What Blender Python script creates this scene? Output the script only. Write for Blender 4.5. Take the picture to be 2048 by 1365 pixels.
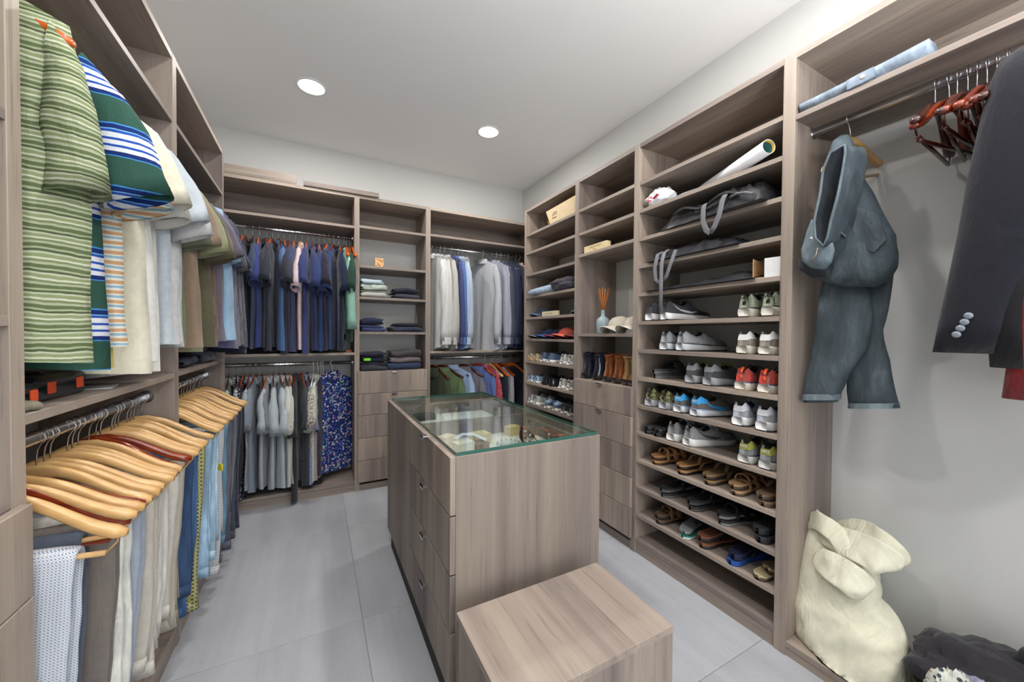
import bpy, math, random
from math import sin, cos, pi, radians, sqrt
from mathutils import Vector, Matrix, noise

S = bpy.context.scene
for o in list(bpy.data.objects):
    bpy.data.objects.remove(o)
COL = S.collection

# ------------------------------------------------------------------ camera
CAM_H = 1.3036
YAW, PITCH, ROLL, FPX = radians(27.817), radians(0.948), radians(0.391), 741.83
_F = Vector((sin(YAW) * cos(PITCH), cos(YAW) * cos(PITCH), -sin(PITCH)))
_R0 = Vector((cos(YAW), -sin(YAW), 0)); _U0 = _R0.cross(_F)
_R = _R0 * cos(ROLL) + _U0 * sin(ROLL); _U = -_R0 * sin(ROLL) + _U0 * cos(ROLL)
cam = bpy.data.cameras.new('camera')
cam.sensor_width = 36; cam.lens = FPX / 2048 * 36; cam.clip_start = 0.02
co = bpy.data.objects.new('camera', cam); COL.objects.link(co)
m = Matrix((_R, _U, -_F)).transposed().to_4x4(); m.translation = (0, 0, CAM_H)
co.matrix_world = m
S.camera = co

# ------------------------------------------------------------------ world, lights, exposure
S.view_settings.view_transform = 'Standard'; S.view_settings.look = 'None'
S.view_settings.gamma = 1; S.view_settings.use_curve_mapping = False
S.view_settings.exposure = 0.0
W = bpy.data.worlds.new('world'); S.world = W; W.use_nodes = True
W.node_tree.nodes['Background'].inputs[0].default_value = (0.8, 0.9, 1, 1)
W.node_tree.nodes['Background'].inputs[1].default_value = 0.6
LAMP_W = 11.5
REAR_FILL_W = 50.0
CEILING_FILL_W = 60.0
def area(name, loc, rot, size, watts, color=(1, 1, 1), shape='DISK', parent=None, sizey=None):
    l = bpy.data.lights.new(name, 'AREA'); l.shape = shape; l.size = size
    if sizey: l.size_y = sizey
    l.energy = watts; l.color = color
    ob = bpy.data.objects.new(name, l); COL.objects.link(ob)
    ob.location = loc; ob.rotation_euler = rot
    if parent: ob.parent = parent
    return ob
# added fill light shining in through the opening behind the camera
area('added_rear_fill', (0.55, -2.35, 1.25), (radians(90), 0, 0), 1.5, REAR_FILL_W, (0.93, 0.97, 1.0), 'RECTANGLE', None, 2.2)

# added fill light pointing up, so the ceiling bounces softer brightness into the room
area('added_ceiling_fill', (1.0, -.35, 2.0), (radians(180), 0, 0), .45, CEILING_FILL_W, (1, 1, 1), 'DISK')

# ------------------------------------------------------------------ room dimensions
T = 2.44; H = 2.92
XR, XW = 1.692, 2.06
YB, YW = 3.291, 3.67
XL, XWL = -0.514, -0.894
YN = -1.75

# ------------------------------------------------------------------ colour helpers
def lin(v):
    v /= 255.0
    return v / 12.92 if v <= 0.04045 else ((v + 0.055) / 1.055) ** 2.4
def C(r, g, b, a=1): return (lin(r), lin(g), lin(b), a)

class NT:
    def __init__(s, name):
        s.m = bpy.data.materials.new(name); s.m.use_nodes = True
        s.t = s.m.node_tree; s.n = s.t.nodes; s.l = s.t.links
        s.b = s.n['Principled BSDF']
    def add(s, typ, **kw):
        n = s.n.new(typ)
        for k, v in kw.items():
            if k.startswith('i_'): n.inputs[k[2:].replace('_', ' ')].default_value = v
            else: setattr(n, k, v)
        return n
    def link(s, a, b): s.l.new(a, b)
    def base(s, col, rough=.7, metal=0, spec=.3):
        s.b.inputs['Base Color'].default_value = col; s.b.inputs['Roughness'].default_value = rough
        s.b.inputs['Metallic'].default_value = metal; s.b.inputs['Specular IOR Level'].default_value = spec
    def coords(s, scale=(1, 1, 1), rnd=True, rot=(0, 0, 0)):
        tc = s.add('ShaderNodeTexCoord'); mp = s.add('ShaderNodeMapping')
        mp.inputs['Scale'].default_value = scale; mp.inputs['Rotation'].default_value = rot
        if rnd:
            oi = s.add('ShaderNodeObjectInfo'); mu = s.add('ShaderNodeVectorMath', operation='SCALE')
            cb = s.add('ShaderNodeCombineXYZ')
            s.link(oi.outputs['Random'], cb.inputs[0]); s.link(oi.outputs['Random'], cb.inputs[1]); s.link(oi.outputs['Random'], cb.inputs[2])
            s.link(cb.outputs[0], mu.inputs[0]); mu.inputs['Scale'].default_value = 37.0
            ad = s.add('ShaderNodeVectorMath', operation='ADD')
            s.link(tc.outputs['Object'], ad.inputs[0]); s.link(mu.outputs[0], ad.inputs[1]); s.link(ad.outputs[0], mp.inputs['Vector'])
        else: s.link(tc.outputs['Object'], mp.inputs['Vector'])
        return mp.outputs[0]
    def noise(s, vec, scale, detail=3, rough=.5, dist=0):
        n = s.add('ShaderNodeTexNoise'); n.inputs['Scale'].default_value = scale
        n.inputs['Detail'].default_value = detail; n.inputs['Roughness'].default_value = rough
        n.inputs['Distortion'].default_value = dist
        s.link(vec, n.inputs['Vector']); return n.outputs['Fac']
    def ramp(s, fac, stops, interp='LINEAR'):
        r = s.add('ShaderNodeValToRGB'); r.color_ramp.interpolation = interp
        e = r.color_ramp.elements
        e[0].position, e[0].color = stops[0]; e[1].position, e[1].color = stops[-1]
        for p, c in stops[1:-1]:
            x = e.new(p); x.color = c
        s.link(fac, r.inputs[0]); return r.outputs[0]
    def mix(s, fac, a, b, mode='MIX'):
        n = s.add('ShaderNodeMix', data_type='RGBA', blend_type=mode)
        if isinstance(fac, (int, float)): n.inputs[0].default_value = fac
        else: s.link(fac, n.inputs[0])
        for v, k in ((a, 6), (b, 7)):
            if isinstance(v, tuple): n.inputs[k].default_value = v
            else: s.link(v, n.inputs[k])
        return n.outputs[2]
    def bump(s, fac, strength=.3, dist=.01):
        b = s.add('ShaderNodeBump'); b.inputs['Strength'].default_value = strength; b.inputs['Distance'].default_value = dist
        s.link(fac, b.inputs['Height']); s.link(b.outputs[0], s.b.inputs['Normal'])

_mc = {}
def cached(f):
    def g(*a, **k):
        key = (f.__name__, a, tuple(sorted(k.items())))
        if key not in _mc: _mc[key] = f(*a, **k)
        return _mc[key]
    return g

@cached
def wood(axis='z', tone=1.0):
    n = NT('taupe_woodgrain'); n.base((.3, .25, .2, 1), .5, 0, .35)
    lo, hi = 0.30, 8.5
    sc = {'z': (hi, hi, lo), 'x': (lo, hi, hi), 'y': (hi, lo, hi)}[axis]
    v = n.coords(sc)
    a = n.noise(v, 1.0, 2, .5)
    v2 = n.coords(tuple(x * 8 for x in sc))
    b = n.noise(v2, 1.0, 5, .7, .3)
    v3 = n.coords(tuple(x * .45 for x in sc))
    c = n.noise(v3, 1.0, 1, .5)
    k = tone
    def q(r, g, bb): return (lin(r) * k, lin(g) * k, lin(bb) * k, 1)
    base = n.ramp(a, [(.30, q(106, 96, 94)), (.43, q(146, 134, 126)), (.55, q(172, 159, 146)), (.68, q(130, 117, 110))])
    tint = n.ramp(c, [(.35, q(135, 122, 120)), (.6, q(190, 173, 158))])
    m1 = n.mix(.45, base, tint)
    fine = n.ramp(b, [(.30, (.58, .57, .58, 1)), (.44, (.93, .93, .93, 1)), (.7, (1.07, 1.06, 1.03, 1))])
    n.link(n.mix(1.0, m1, fine, 'MULTIPLY'), n.b.inputs['Base Color'])
    n.bump(b, .12, .002)
    return n.m

@cached
def plain(col, rough=.6, metal=0, spec=.35, name='paint'):
    n = NT(name); n.base(col, rough, metal, spec)
    v = n.coords((1, 1, 1)); f = n.noise(v, 25, 3)
    r = n.ramp(f, [(.3, tuple(x * .93 for x in col[:3]) + (1,)), (.7, tuple(min(1, x * 1.05) for x in col[:3]) + (1,))])
    n.link(r, n.b.inputs['Base Color'])
    return n.m

@cached
def wallpaint(col, name='wall_paint'):
    n = NT(name); n.base(col, .75, 0, .2)
    v = n.coords((1, 1, 1), False); f = n.noise(v, 220, 3); n.bump(f, .08, .001)
    g = n.noise(v, 1.3, 2)
    n.link(n.ramp(g, [(.3, tuple(x * .985 for x in col[:3]) + (1,)), (.7, col)]), n.b.inputs['Base Color'])
    return n.m

@cached
def tilemat():
    n = NT('porcelain_tile'); n.base(C(176, 178, 184), .38, 0, .4)
    v = n.coords((7, .35, 7)); a = n.noise(v, 1, 5, .62, .4)
    v2 = n.coords((1.2, .8, 1)); b = n.noise(v2, 2, 3)
    c1 = n.ramp(a, [(.3, C(150, 152, 158)), (.5, C(172, 174, 180)), (.72, C(192, 194, 199))])
    c2 = n.ramp(b, [(.35, C(158, 160, 164)), (.7, C(188, 190, 196))])
    v3 = n.coords((1, 1, 1)); sp = n.noise(v3, 260, 2)
    spk = n.ramp(sp, [(.3, (.9, .9, .9, 1)), (.7, (1.04, 1.04, 1.04, 1))])
    n.link(n.mix(1.0, n.mix(.5, c1, c2), spk, 'MULTIPLY'), n.b.inputs['Base Color'])
    return n.m

def _soft(col):
    m_ = max(col[:3]); k = .86 if m_ > .45 else .93
    g = sum(col[:3]) / 3
    return tuple(k * (c * .93 + g * .07) for c in col[:3]) + (1,)
@cached
def fab(col, rough=.85, wr=.35, sc=9, fuzz=0.06):
    col = _soft(col)
    n = NT('cotton_cloth'); n.base(col, rough, 0, .15)
    v = n.coords((1, 1, 1)); f = n.noise(v, 60, 4)
    n.link(n.ramp(f, [(.3, tuple(x * (1 - fuzz) for x in col[:3]) + (1,)), (.7, tuple(min(1, x * (1 + fuzz)) for x in col[:3]) + (1,))]), n.b.inputs['Base Color'])
    vv = n.coords((1.5, 1.5, .55)); w = n.noise(vv, sc, 4, .55, .6); n.bump(w, wr, .03)
    n.b.inputs['Sheen Weight'].default_value = .15
    return n.m

@cached
def denim(col, wr=.4):
    col = _soft(col)
    n = NT('denim_cloth'); n.base(col, .8, 0, .2)
    v = n.coords((1, 1, .25)); f = n.noise(v, 18, 6, .65)
    k = col
    n.link(n.ramp(f, [(.3, tuple(x * .6 for x in k[:3]) + (1,)), (.55, k), (.75, tuple(min(1, x * 1.55 + .02) for x in k[:3]) + (1,))]), n.b.inputs['Base Color'])
    vv = n.coords((1.5, 1.5, .8)); w = n.noise(vv, 9, 4, .55, .5); n.bump(w, wr, .03)
    return n.m

@cached
def stripes(cols, period, axis=2, wav=.004, name='striped_cloth', warp=8.0):
    """cols: tuple of (pos, colour) constant stops over one period (metres)"""
    n = NT(name); n.base((1, 1, 1, 1), .85, 0, .15)
    v = n.coords((1, 1, 1), False)
    sx = n.add('ShaderNodeSeparateXYZ'); n.link(v, sx.inputs[0])
    nz = n.noise(v, warp, 3); ma = n.add('ShaderNodeMath', operation='MULTIPLY_ADD'); n.link(nz, ma.inputs[0]); ma.inputs[1].default_value = wav * 8
    n.link(sx.outputs[axis], ma.inputs[2])
    mu = n.add('ShaderNodeMath', operation='DIVIDE'); n.link(ma.outputs[0], mu.inputs[0]); mu.inputs[1].default_value = period
    fr = n.add('ShaderNodeMath', operation='FRACT'); n.link(mu.outputs[0], fr.inputs[0])
    n.link(n.ramp(fr.outputs[0], [(p, _soft(c)) for p, c in cols], 'CONSTANT'), n.b.inputs['Base Color'])
    vv = n.coords((1.5, 1.5, .55)); w = n.noise(vv, 9, 4, .55, .6); n.bump(w, .35, .03)
    return n.m

@cached
def check(c0, c1, period=.012, fr_=.5, name='checked_cloth', c2=None):
    c0, c1 = _soft(c0), _soft(c1)
    n = NT(name); n.base((1, 1, 1, 1), .85, 0, .15)
    v = n.coords((1, 1, 1), False); sx = n.add('ShaderNodeSeparateXYZ'); n.link(v, sx.inputs[0])
    ad = n.add('ShaderNodeMath', operation='ADD'); n.link(sx.outputs[0], ad.inputs[0]); n.link(sx.outputs[1], ad.inputs[1])
    out = []
    for s in (ad.outputs[0], sx.outputs[2]):
        mu = n.add('ShaderNodeMath', operation='DIVIDE'); n.link(s, mu.inputs[0]); mu.inputs[1].default_value = period
        f = n.add('ShaderNodeMath', operation='FRACT'); n.link(mu.outputs[0], f.inputs[0])
        g = n.add('ShaderNodeMath', operation='LESS_THAN'); n.link(f.outputs[0], g.inputs[0]); g.inputs[1].default_value = fr_
        out.append(g.outputs[0])
    a = n.mix(out[0], c1, c0); mid = c2 or tuple((c0[i] + c1[i]) / 2 for i in range(4))
    b = n.mix(out[0], mid, c0) if False else n.mix(out[0], mid, c0)
    n.link(n.mix(out[1], a, n.mix(out[0], c0, tuple(x * .75 for x in c0[:3]) + (1,))), n.b.inputs['Base Color'])
    vv = n.coords((1.5, 1.5, .55)); w = n.noise(vv, 9, 4, .55, .6); n.bump(w, .3, .03)
    return n.m

@cached
def printed(bg, cols, scale=55, name='printed_cloth', thr=.45, warp=0):
    bg = _soft(bg); cols = tuple(_soft(c) for c in cols)
    """scattered blotches of several colours on a ground"""
    n = NT(name); n.base(bg, .85, 0, .15)
    v = n.coords((1, 1, 1), False)
    vo = n.add('ShaderNodeTexVoronoi'); vo.inputs['Scale'].default_value = scale; n.link(v, vo.inputs['Vector'])
    sx = n.add('ShaderNodeSeparateColor'); n.link(vo.outputs['Color'], sx.inputs[0])
    k = len(cols); stops = [(i / k, cols[i]) for i in range(k)]
    cr = n.ramp(sx.outputs[0], stops + [(1.0, cols[-1])], 'CONSTANT')
    lt = n.add('ShaderNodeMath', operation='LESS_THAN'); n.link(vo.outputs['Distance'], lt.inputs[0]); lt.inputs[1].default_value = thr
    n.link(n.mix(lt.outputs[0], bg, cr), n.b.inputs['Base Color'])
    vv = n.coords((1.5, 1.5, .55)); w = n.noise(vv, 9, 4, .55, .6); n.bump(w, .3, .03)
    return n.m

@cached
def metal(col=(.75, .75, .77, 1), rough=.22):
    n = NT('chrome_metal'); n.base(col, rough, 1, .5)
    v = n.coords((1, 1, 1)); f = n.noise(v, 90, 2)
    n.link(n.ramp(f, [(.3, tuple(x * .92 for x in col[:3]) + (1,)), (.7, col)]), n.b.inputs['Base Color'])
    return n.m

@cached
def varnish(c0, c1, rough=.22):
    n = NT('varnished_wood'); n.base(c0, rough, 0, .5)
    v = n.coords((3, 40, 40)); a = n.noise(v, 1, 4, .6)
    n.link(n.ramp(a, [(.3, c0), (.7, c1)]), n.b.inputs['Base Color'])
    n.b.inputs['Coat Weight'].default_value = .4; n.b.inputs['Coat Roughness'].default_value = .1
    return n.m

@cached
def emit(col, strength):
    n = NT('lamp_glow'); n.base((1, 1, 1, 1)); n.b.inputs['Emission Color'].default_value = col; n.b.inputs['Emission Strength'].default_value = strength
    v = n.coords((1, 1, 1)); f = n.noise(v, 3, 1); n.link(n.ramp(f, [(0, (1, 1, 1, 1)), (1, (.95, .95, .95, 1))]), n.b.inputs['Base Color'])
    return n.m

@cached
def glassmat():
    n = NT('clear_glass')
    tr = n.add('ShaderNodeBsdfTransparent'); tr.inputs[0].default_value = (.93, .97, .95, 1)
    gl = n.add('ShaderNodeBsdfGlossy'); gl.inputs['Roughness'].default_value = .01; gl.inputs[0].default_value = (1, 1, 1, 1)
    lw = n.add('ShaderNodeLayerWeight'); lw.inputs[0].default_value = .5
    p5 = n.add('ShaderNodeMath', operation='POWER'); n.link(lw.outputs['Facing'], p5.inputs[0]); p5.inputs[1].default_value = 4.0
    ma = n.add('ShaderNodeMath', operation='MULTIPLY_ADD'); n.link(p5.outputs[0], ma.inputs[0]); ma.inputs[1].default_value = .8; ma.inputs[2].default_value = .05
    mx = n.add('ShaderNodeMixShader'); n.link(ma.outputs[0], mx.inputs[0]); n.link(tr.outputs[0], mx.inputs[1]); n.link(gl.outputs[0], mx.inputs[2])
    n.link(mx.outputs[0], n.n['Material Output'].inputs[0])
    return n.m

# ------------------------------------------------------------------ object helpers
def link(o, parent=None):
    COL.objects.link(o)
    if parent: o.parent = parent
    return o
def mk(name, verts, faces, mat, parent=None, smooth=False, world=False, mats=None, fm=None, uvs=None):
    """mesh object; world=True: verts are world coordinates, made relative to the (unrotated) root"""
    if world and parent is not None:
        r = parent
        off = Vector((0, 0, 0))
        while r is not None: off += r.location; r = r.parent
        verts = [(v[0] - off.x, v[1] - off.y, v[2] - off.z) for v in verts]
    me = bpy.data.meshes.new(name); me.from_pydata([tuple(v) for v in verts], [], faces)
    if mats:
        for q in mats: me.materials.append(q)
        for i, p in enumerate(me.polygons): p.material_index = fm[i]
    else: me.materials.append(mat)
    if smooth: me.polygons.foreach_set('use_smooth', [True] * len(me.polygons))
    me.update()
    o = bpy.data.objects.new(name, me); return link(o, parent)
def tag(o, label=None, cat=None, group=None, kind=None):
    if label: o['label'] = label
    if cat: o['category'] = cat
    if group: o['group'] = group
    if kind: o['kind'] = kind
    return o
def thing(name, label, cat, loc=(0, 0, 0), rz=0, group=None, rot=None):
    o = bpy.data.objects.new(name, None); o.empty_display_size = .05; link(o)
    o.location = loc; o.rotation_euler = rot if rot else (0, 0, rz)
    return tag(o, label, cat, group)

class MB:
    def __init__(s): s.v = []; s.f = []
    def box(s, x0, x1, y0, y1, z0, z1, c=0.0):
        if x0 > x1: x0, x1 = x1, x0
        if y0 > y1: y0, y1 = y1, y0
        if z0 > z1: z0, z1 = z1, z0
        b = len(s.v)
        if c <= 0:
            s.v += [(x, y, z) for z in (z0, z1) for y in (y0, y1) for x in (x0, x1)]
            s.f += [tuple(b + i for i in q) for q in ((0, 2, 3, 1), (4, 5, 7, 6), (0, 1, 5, 4), (2, 6, 7, 3), (0, 4, 6, 2), (1, 3, 7, 5))]
            return s
        idx = {}
        X = (x0, x1); Y = (y0, y1); Z = (z0, z1)
        for i in (0, 1):
            for j in (0, 1):
                for k in (0, 1):
                    sx, sy, sz = (c if i == 0 else -c), (c if j == 0 else -c), (c if k == 0 else -c)
                    for ax, p in enumerate(((X[i], Y[j] + sy, Z[k] + sz), (X[i] + sx, Y[j], Z[k] + sz), (X[i] + sx, Y[j] + sy, Z[k]))):
                        idx[(i, j, k, ax)] = len(s.v); s.v.append(p)
        I = lambda i, j, k, a: idx[(i, j, k, a)]
        for i in (0, 1):
            q = [I(i, 0, 0, 0), I(i, 1, 0, 0), I(i, 1, 1, 0), I(i, 0, 1, 0)]; s.f.append(tuple(q if i else q[::-1]))
            q = [I(0, i, 0, 1), I(1, i, 0, 1), I(1, i, 1, 1), I(0, i, 1, 1)]; s.f.append(tuple(q[::-1] if i else q))
            q = [I(0, 0, i, 2), I(1, 0, i, 2), I(1, 1, i, 2), I(0, 1, i, 2)]; s.f.append(tuple(q if i else q[::-1]))
        for j in (0, 1):
            for k in (0, 1): s.f.append((I(0, j, k, 1), I(1, j, k, 1), I(1, j, k, 2), I(0, j, k, 2)))
        for i in (0, 1):
            for k in (0, 1): s.f.append((I(i, 0, k, 0), I(i, 1, k, 0), I(i, 1, k, 2), I(i, 0, k, 2)))
            for j in (0, 1): s.f.append((I(i, j, 0, 0), I(i, j, 1, 0), I(i, j, 1, 1), I(i, j, 0, 1)))
        for i in (0, 1):
            for j in (0, 1):
                for k in (0, 1): s.f.append((I(i, j, k, 0), I(i, j, k, 1), I(i, j, k, 2)))
        return s
    def tube(s, rings, n=12, p=2.0, cap=True, closed=False):
        """rings: (centre, A, B) superellipse rings"""
        b = len(s.v); nr = len(rings)
        for c, A, B in rings:
            c = Vector(c); A = Vector(A); B = Vector(B)
            for i in range(n):
                t = 2 * pi * i / n; ct, st = cos(t), sin(t)
                e = 2.0 / p
                s.v.append(tuple(c + A * (math.copysign(abs(ct) ** e, ct)) + B * (math.copysign(abs(st) ** e, st))))
        for r in range(nr - 1 + (1 if closed else 0)):
            r2 = (r + 1) % nr
            for i in range(n):
                j = (i + 1) % n
                s.f.append((b + r * n + i, b + r * n + j, b + r2 * n + j, b + r2 * n + i))
        if cap and not closed:
            s.f.append(tuple(b + i for i in range(n))[::-1]); s.f.append(tuple(b + (nr - 1) * n + i for i in range(n)))
        return s
    def path(s, pts, r, n=8, cap=True, up=None):
        """round tube through points, r number or list"""
        P = [Vector(q) for q in pts]; rings = []
        prev = None
        for i, c in enumerate(P):
            d = (P[min(i + 1, len(P) - 1)] - P[max(i - 1, 0)]).normalized()
            if prev is None:
                a = Vector(up) if up else (Vector((0, 0, 1)) if abs(d.z) < .9 else Vector((1, 0, 0)))
            else: a = prev
            a = (a - d * a.dot(d)).normalized(); prev = a; b = d.cross(a)
            rr = r[i] if isinstance(r, (list, tuple)) else r
            if isinstance(rr, (list, tuple)): rings.append((c, a * rr[0], b * rr[1]))
            else: rings.append((c, a * rr, b * rr))
        return s.tube(rings, n, 2.0, cap)
    def grid(s, fn, nu, nv, closeu=False):
        b = len(s.v)
        for j in range(nv):
            for i in range(nu): s.v.append(tuple(fn(i, j)))
        for j in range(nv - 1):
            for i in range(nu - (0 if closeu else 1)):
                i2 = (i + 1) % nu
                s.f.append((b + j * nu + i, b + j * nu + i2, b + (j + 1) * nu + i2, b + (j + 1) * nu + i))
        return s
    def lathe(s, prof, n=24, c=(0, 0, 0), sx=1, sy=1):
        b = len(s.v)
        for r, z in prof:
            for i in range(n):
                t = 2 * pi * i / n; s.v.append((c[0] + r * cos(t) * sx, c[1] + r * sin(t) * sy, c[2] + z))
        for k in range(len(prof) - 1):
            for i in range(n):
                j = (i + 1) % n; s.f.append((b + k * n + i, b + k * n + j, b + (k + 1) * n + j, b + (k + 1) * n + i))
        return s
    def build(s, name, mat, parent=None, smooth=False, world=False):
        return mk(name, s.v, s.f, mat, parent, smooth, world)

def at(px, py, X=None, Y=None, Z=None):
    """world point seen at a photo position, on the plane X, Y or Z = const"""
    r = _F + _R * ((px - 1024) / FPX) + _U * ((682.5 - py) / FPX)
    t = X / r.x if X is not None else (Y / r.y if Y is not None else (Z - CAM_H) / r.z)
    return Vector((0, 0, CAM_H)) + r * t

def text(name, body, mat, parent, loc, rot, size):
    cu = bpy.data.curves.new(name, 'FONT'); cu.body = body; cu.size = size; cu.extrude = .0004
    cu.align_x = 'CENTER'; cu.align_y = 'CENTER'; cu.materials.append(mat)
    tmp = bpy.data.objects.new('tmp_text', cu); COL.objects.link(tmp)
    me = bpy.data.meshes.new_from_object(tmp.evaluated_get(bpy.context.evaluated_depsgraph_get()))
    bpy.data.objects.remove(tmp)
    o = bpy.data.objects.new(name, me); link(o, parent); o.location = loc; o.rotation_euler = rot
    return o

# ================================================================== THE SETTING
WALL = wallpaint(C(208, 208, 206)); CEIL = wallpaint(C(240, 240, 240), 'ceiling_paint')
def struct(name, mat, *boxes):
    b = MB()
    for q in boxes: b.box(*q)
    o = b.build(name, mat); o['kind'] = 'structure'; return o
floor = struct('floor', plain(C(140, 140, 144), .8, name='grout'), (XWL - .1, XW + .1, -2.6, YW + .1, -.06, -.003))
tm = tilemat(); PT = .911
ti = 0
for i in range(-2, 3):
    for j in range(-4, 4):
        x0 = .185 + i * PT; y0 = 1.797 + (j - 1) * PT
        a0, a1 = max(x0, XWL), min(x0 + PT, XW); b0, b1 = max(y0, -2.6), min(y0 + PT, YW)
        if a1 - a0 < .02 or b1 - b0 < .02: continue
        cx, cy = (a0 + a1) / 2, (b0 + b1) / 2
        o = MB().box(a0 - cx + .0012, a1 - cx - .0012, b0 - cy + .0012, b1 - cy - .0012, -.01, 0, .0008).build('tile', tm, floor)
        o.location = (cx, cy, 0)
struct('ceiling', CEIL, (XWL - .1, XW + .1, YN - 1.2, YW + .1, H, H + .1))
struct('wall_back', WALL, (XWL - .1, XW + .1, YW, YW + .1, 0, H))
struct('wall_left', WALL, (XWL - .1, XWL, YN - .1, YW, 0, H))
struct('wall_right', WALL, (XW, XW + .1, YN - .1, YW, 0, H))
struct('wall_front', WALL, (XWL - .1, -.1, YN - .1, YN, 0, H), (1.2, XW + .1, YN - .1, YN, 0, H), (-.1, 1.2, YN - .1, YN, 2.1, H))

# ================================================================== CABINETS
WZ, WX, WY = wood('z', .84), wood('x', .84), wood('y', .84)
CHROME = metal()
def FB(face, a0, a1, d0, d1, z0, z1):
    if face == 'R': return (XR + d0, XR + d1, a0, a1, z0, z1)
    if face == 'B': return (a0, a1, YB + d0, YB + d1, z0, z1)
    return (XL - d1, XL - d0, a0, a1, z0, z1)
def hor(face): return WY if face in 'RL' else WX
DEP = {'R': XW - XR, 'B': YW - YB, 'L': XL - XWL}
ST = .021
WT = .88
def unit(face, a0, a1, label, shelves, top_back=(2.19, T), drawers=None, panels=(), group=None, name='closet_unit', backs=(), cat='closet unit', baseshelf=.085, dw=None):
    """a0..a1: clear bay between panels; panels: list of (a0, a1) uprights owned by this unit"""
    D = DEP[face] - .003
    c = FB(face, a0, a0, 0, 0, 0, 0)
    root = thing(name, label, cat, (c[0], c[2], 0))
    W = dict(world=True)
    for p in panels: MB().box(*FB(face, p[0], p[1], 0, D, 0, T - .0), .0012).build('side_panel', WZ, root, **W)
    MB().box(*FB(face, a0, a1, .001, D, T - .025, T - .0005)).build('top_panel', hor(face), root, **W)
    for z in shelves: MB().box(*FB(face, a0, a1, .001, D, z - ST, z), .001).build('shelf', hor(face), root, **W)
    for z0, z1 in backs: MB().box(*FB(face, a0, a1, D - .012, D, z0, z1)).build('back_panel', hor(face), root, **W)
    if baseshelf:
        MB().box(*FB(face, a0, a1, .001, D, baseshelf - .025, baseshelf), .001).build('base_shelf', hor(face), root, **W)
    MB().box(*FB(face, a0, a1, .006, .02, 0, (baseshelf or .075) - .027)).build('toe_kick', hor(face), root, **W)
    if drawers:
        g = .0015
        MB().box(*FB(face, a0, a1, .002, D, drawers[0] - .02, drawers[0] + .0)).build('counter', hor(face), root, **W)
        l0, l1 = dw if dw else (a0 - .014, a1 + .014)
        for zt, zb in zip(drawers[:-1], drawers[1:]):
            dr = MB().box(*FB(face, l0, l1, -.019, -.0005, zb + g, zt - g), .0018).build('drawer', WZ, root, **W)
            am = (l0 + l1) / 2
            hb = MB().box(*FB(face, am - .021, am + .021, -.040, -.0185, zt - .006, zt - .003), .0005)
            hb.box(*FB(face, am - .021, am + .021, -.040, -.037, zt - .016, zt - .003), .0005)
            hb.build('handle', CHROME, dr, **W)
    return root

def rod(root, p0, p1, r=.013):
    rail = MB().path([p0, p1], [(r * 1.15, r * .8)] * 2, 14).build('closet_rod', CHROME, root, True, True)
    for p, q in ((p0, p1), (p1, p0)):
        d = (Vector(q) - Vector(p)).normalized()
        MB().path([Vector(p), Vector(p) + d * .008], .024, 16).build('rod_bracket', CHROME, rail, False, True)

S16 = [.0875 + .1635 * k for k in range(14)]
# right wall: four bays
unit('R', 2.222, 2.944, 'shoe shelving bay in the far right corner, narrow shelves with a cardboard box on top',
     [2.214, 2.05, 1.853, 1.655, 1.463, 1.272, 1.073, .879, .685, .49, .295], panels=((2.944, 2.974), (2.176, 2.222)), backs=((2.05, T - .025),), name='shoe_shelf_unit', cat='shelving')
unit('R', 1.646, 2.176, 'drawer and open shelf bay beside the shoe shelves, boots on its counter',
     [2.217, 2.047, 1.889, 1.317], panels=((1.604, 1.646),), backs=((1.889, T - .025),), drawers=[.99, .815, .63, .445, .258, .075], baseshelf=None, name='drawer_unit', cat='drawer unit')
unit('R', .842, 1.604, 'tall bay of fourteen closely spaced shelves full of sneakers and sandals',
     [2.213, 2.048, 1.882, 1.722, 1.556, 1.389, 1.223, 1.058, .893, .730, .568, .403, .240], panels=((.797, .842),), backs=((1.882, T - .025),), baseshelf=.088, name='shoe_shelf_unit', cat='shelving')
u_r4 = unit('R', -.45, .797, 'open hanging bay at the right edge with one high shelf and a chrome rod',
     [2.19], panels=((-.49, -.45),), backs=((2.19, T - .025),), baseshelf=.06, name='hanging_unit')
rod(u_r4, (1.82, .797, 2.146), (1.82, -.45, 2.146), .014)
# back wall: three bays
u_b1 = unit('B', XWL + .03, .276, 'wide double hanging bay on the left of the back wall',
     [2.185, 1.15], panels=((XWL + .003, XWL + .03), (.276, .315)), backs=((2.185, T - .025),), name='hanging_unit')
unit('B', .315, .863, 'middle bay of the back wall with folded clothes above five drawers',
     [2.197, 1.872, 1.612, 1.322], panels=((.863, .906),), backs=((2.197, T - .025),), drawers=[.993, .806, .627, .439, .252, .07], baseshelf=None, name='drawer_unit', cat='drawer unit')
u_b3 = unit('B', .906, 2.02, 'double hanging bay of long sleeved shirts on the right of the back wall',
     [2.205, 1.152], panels=((2.02, 2.057),), backs=((2.205, T - .025),), name='hanging_unit')
rod(u_b1, (XWL + .03, 3.445, 2.115), (.276, 3.445, 2.115))
rod(u_b1, (XWL + .03, 3.445, 1.059), (.276, 3.445, 1.059))
rod(u_b3, (.906, 3.445, 2.125), (2.02, 3.445, 2.125))
rod(u_b3, (.906, 3.445, 1.082), (2.02, 3.445, 1.082))
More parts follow.
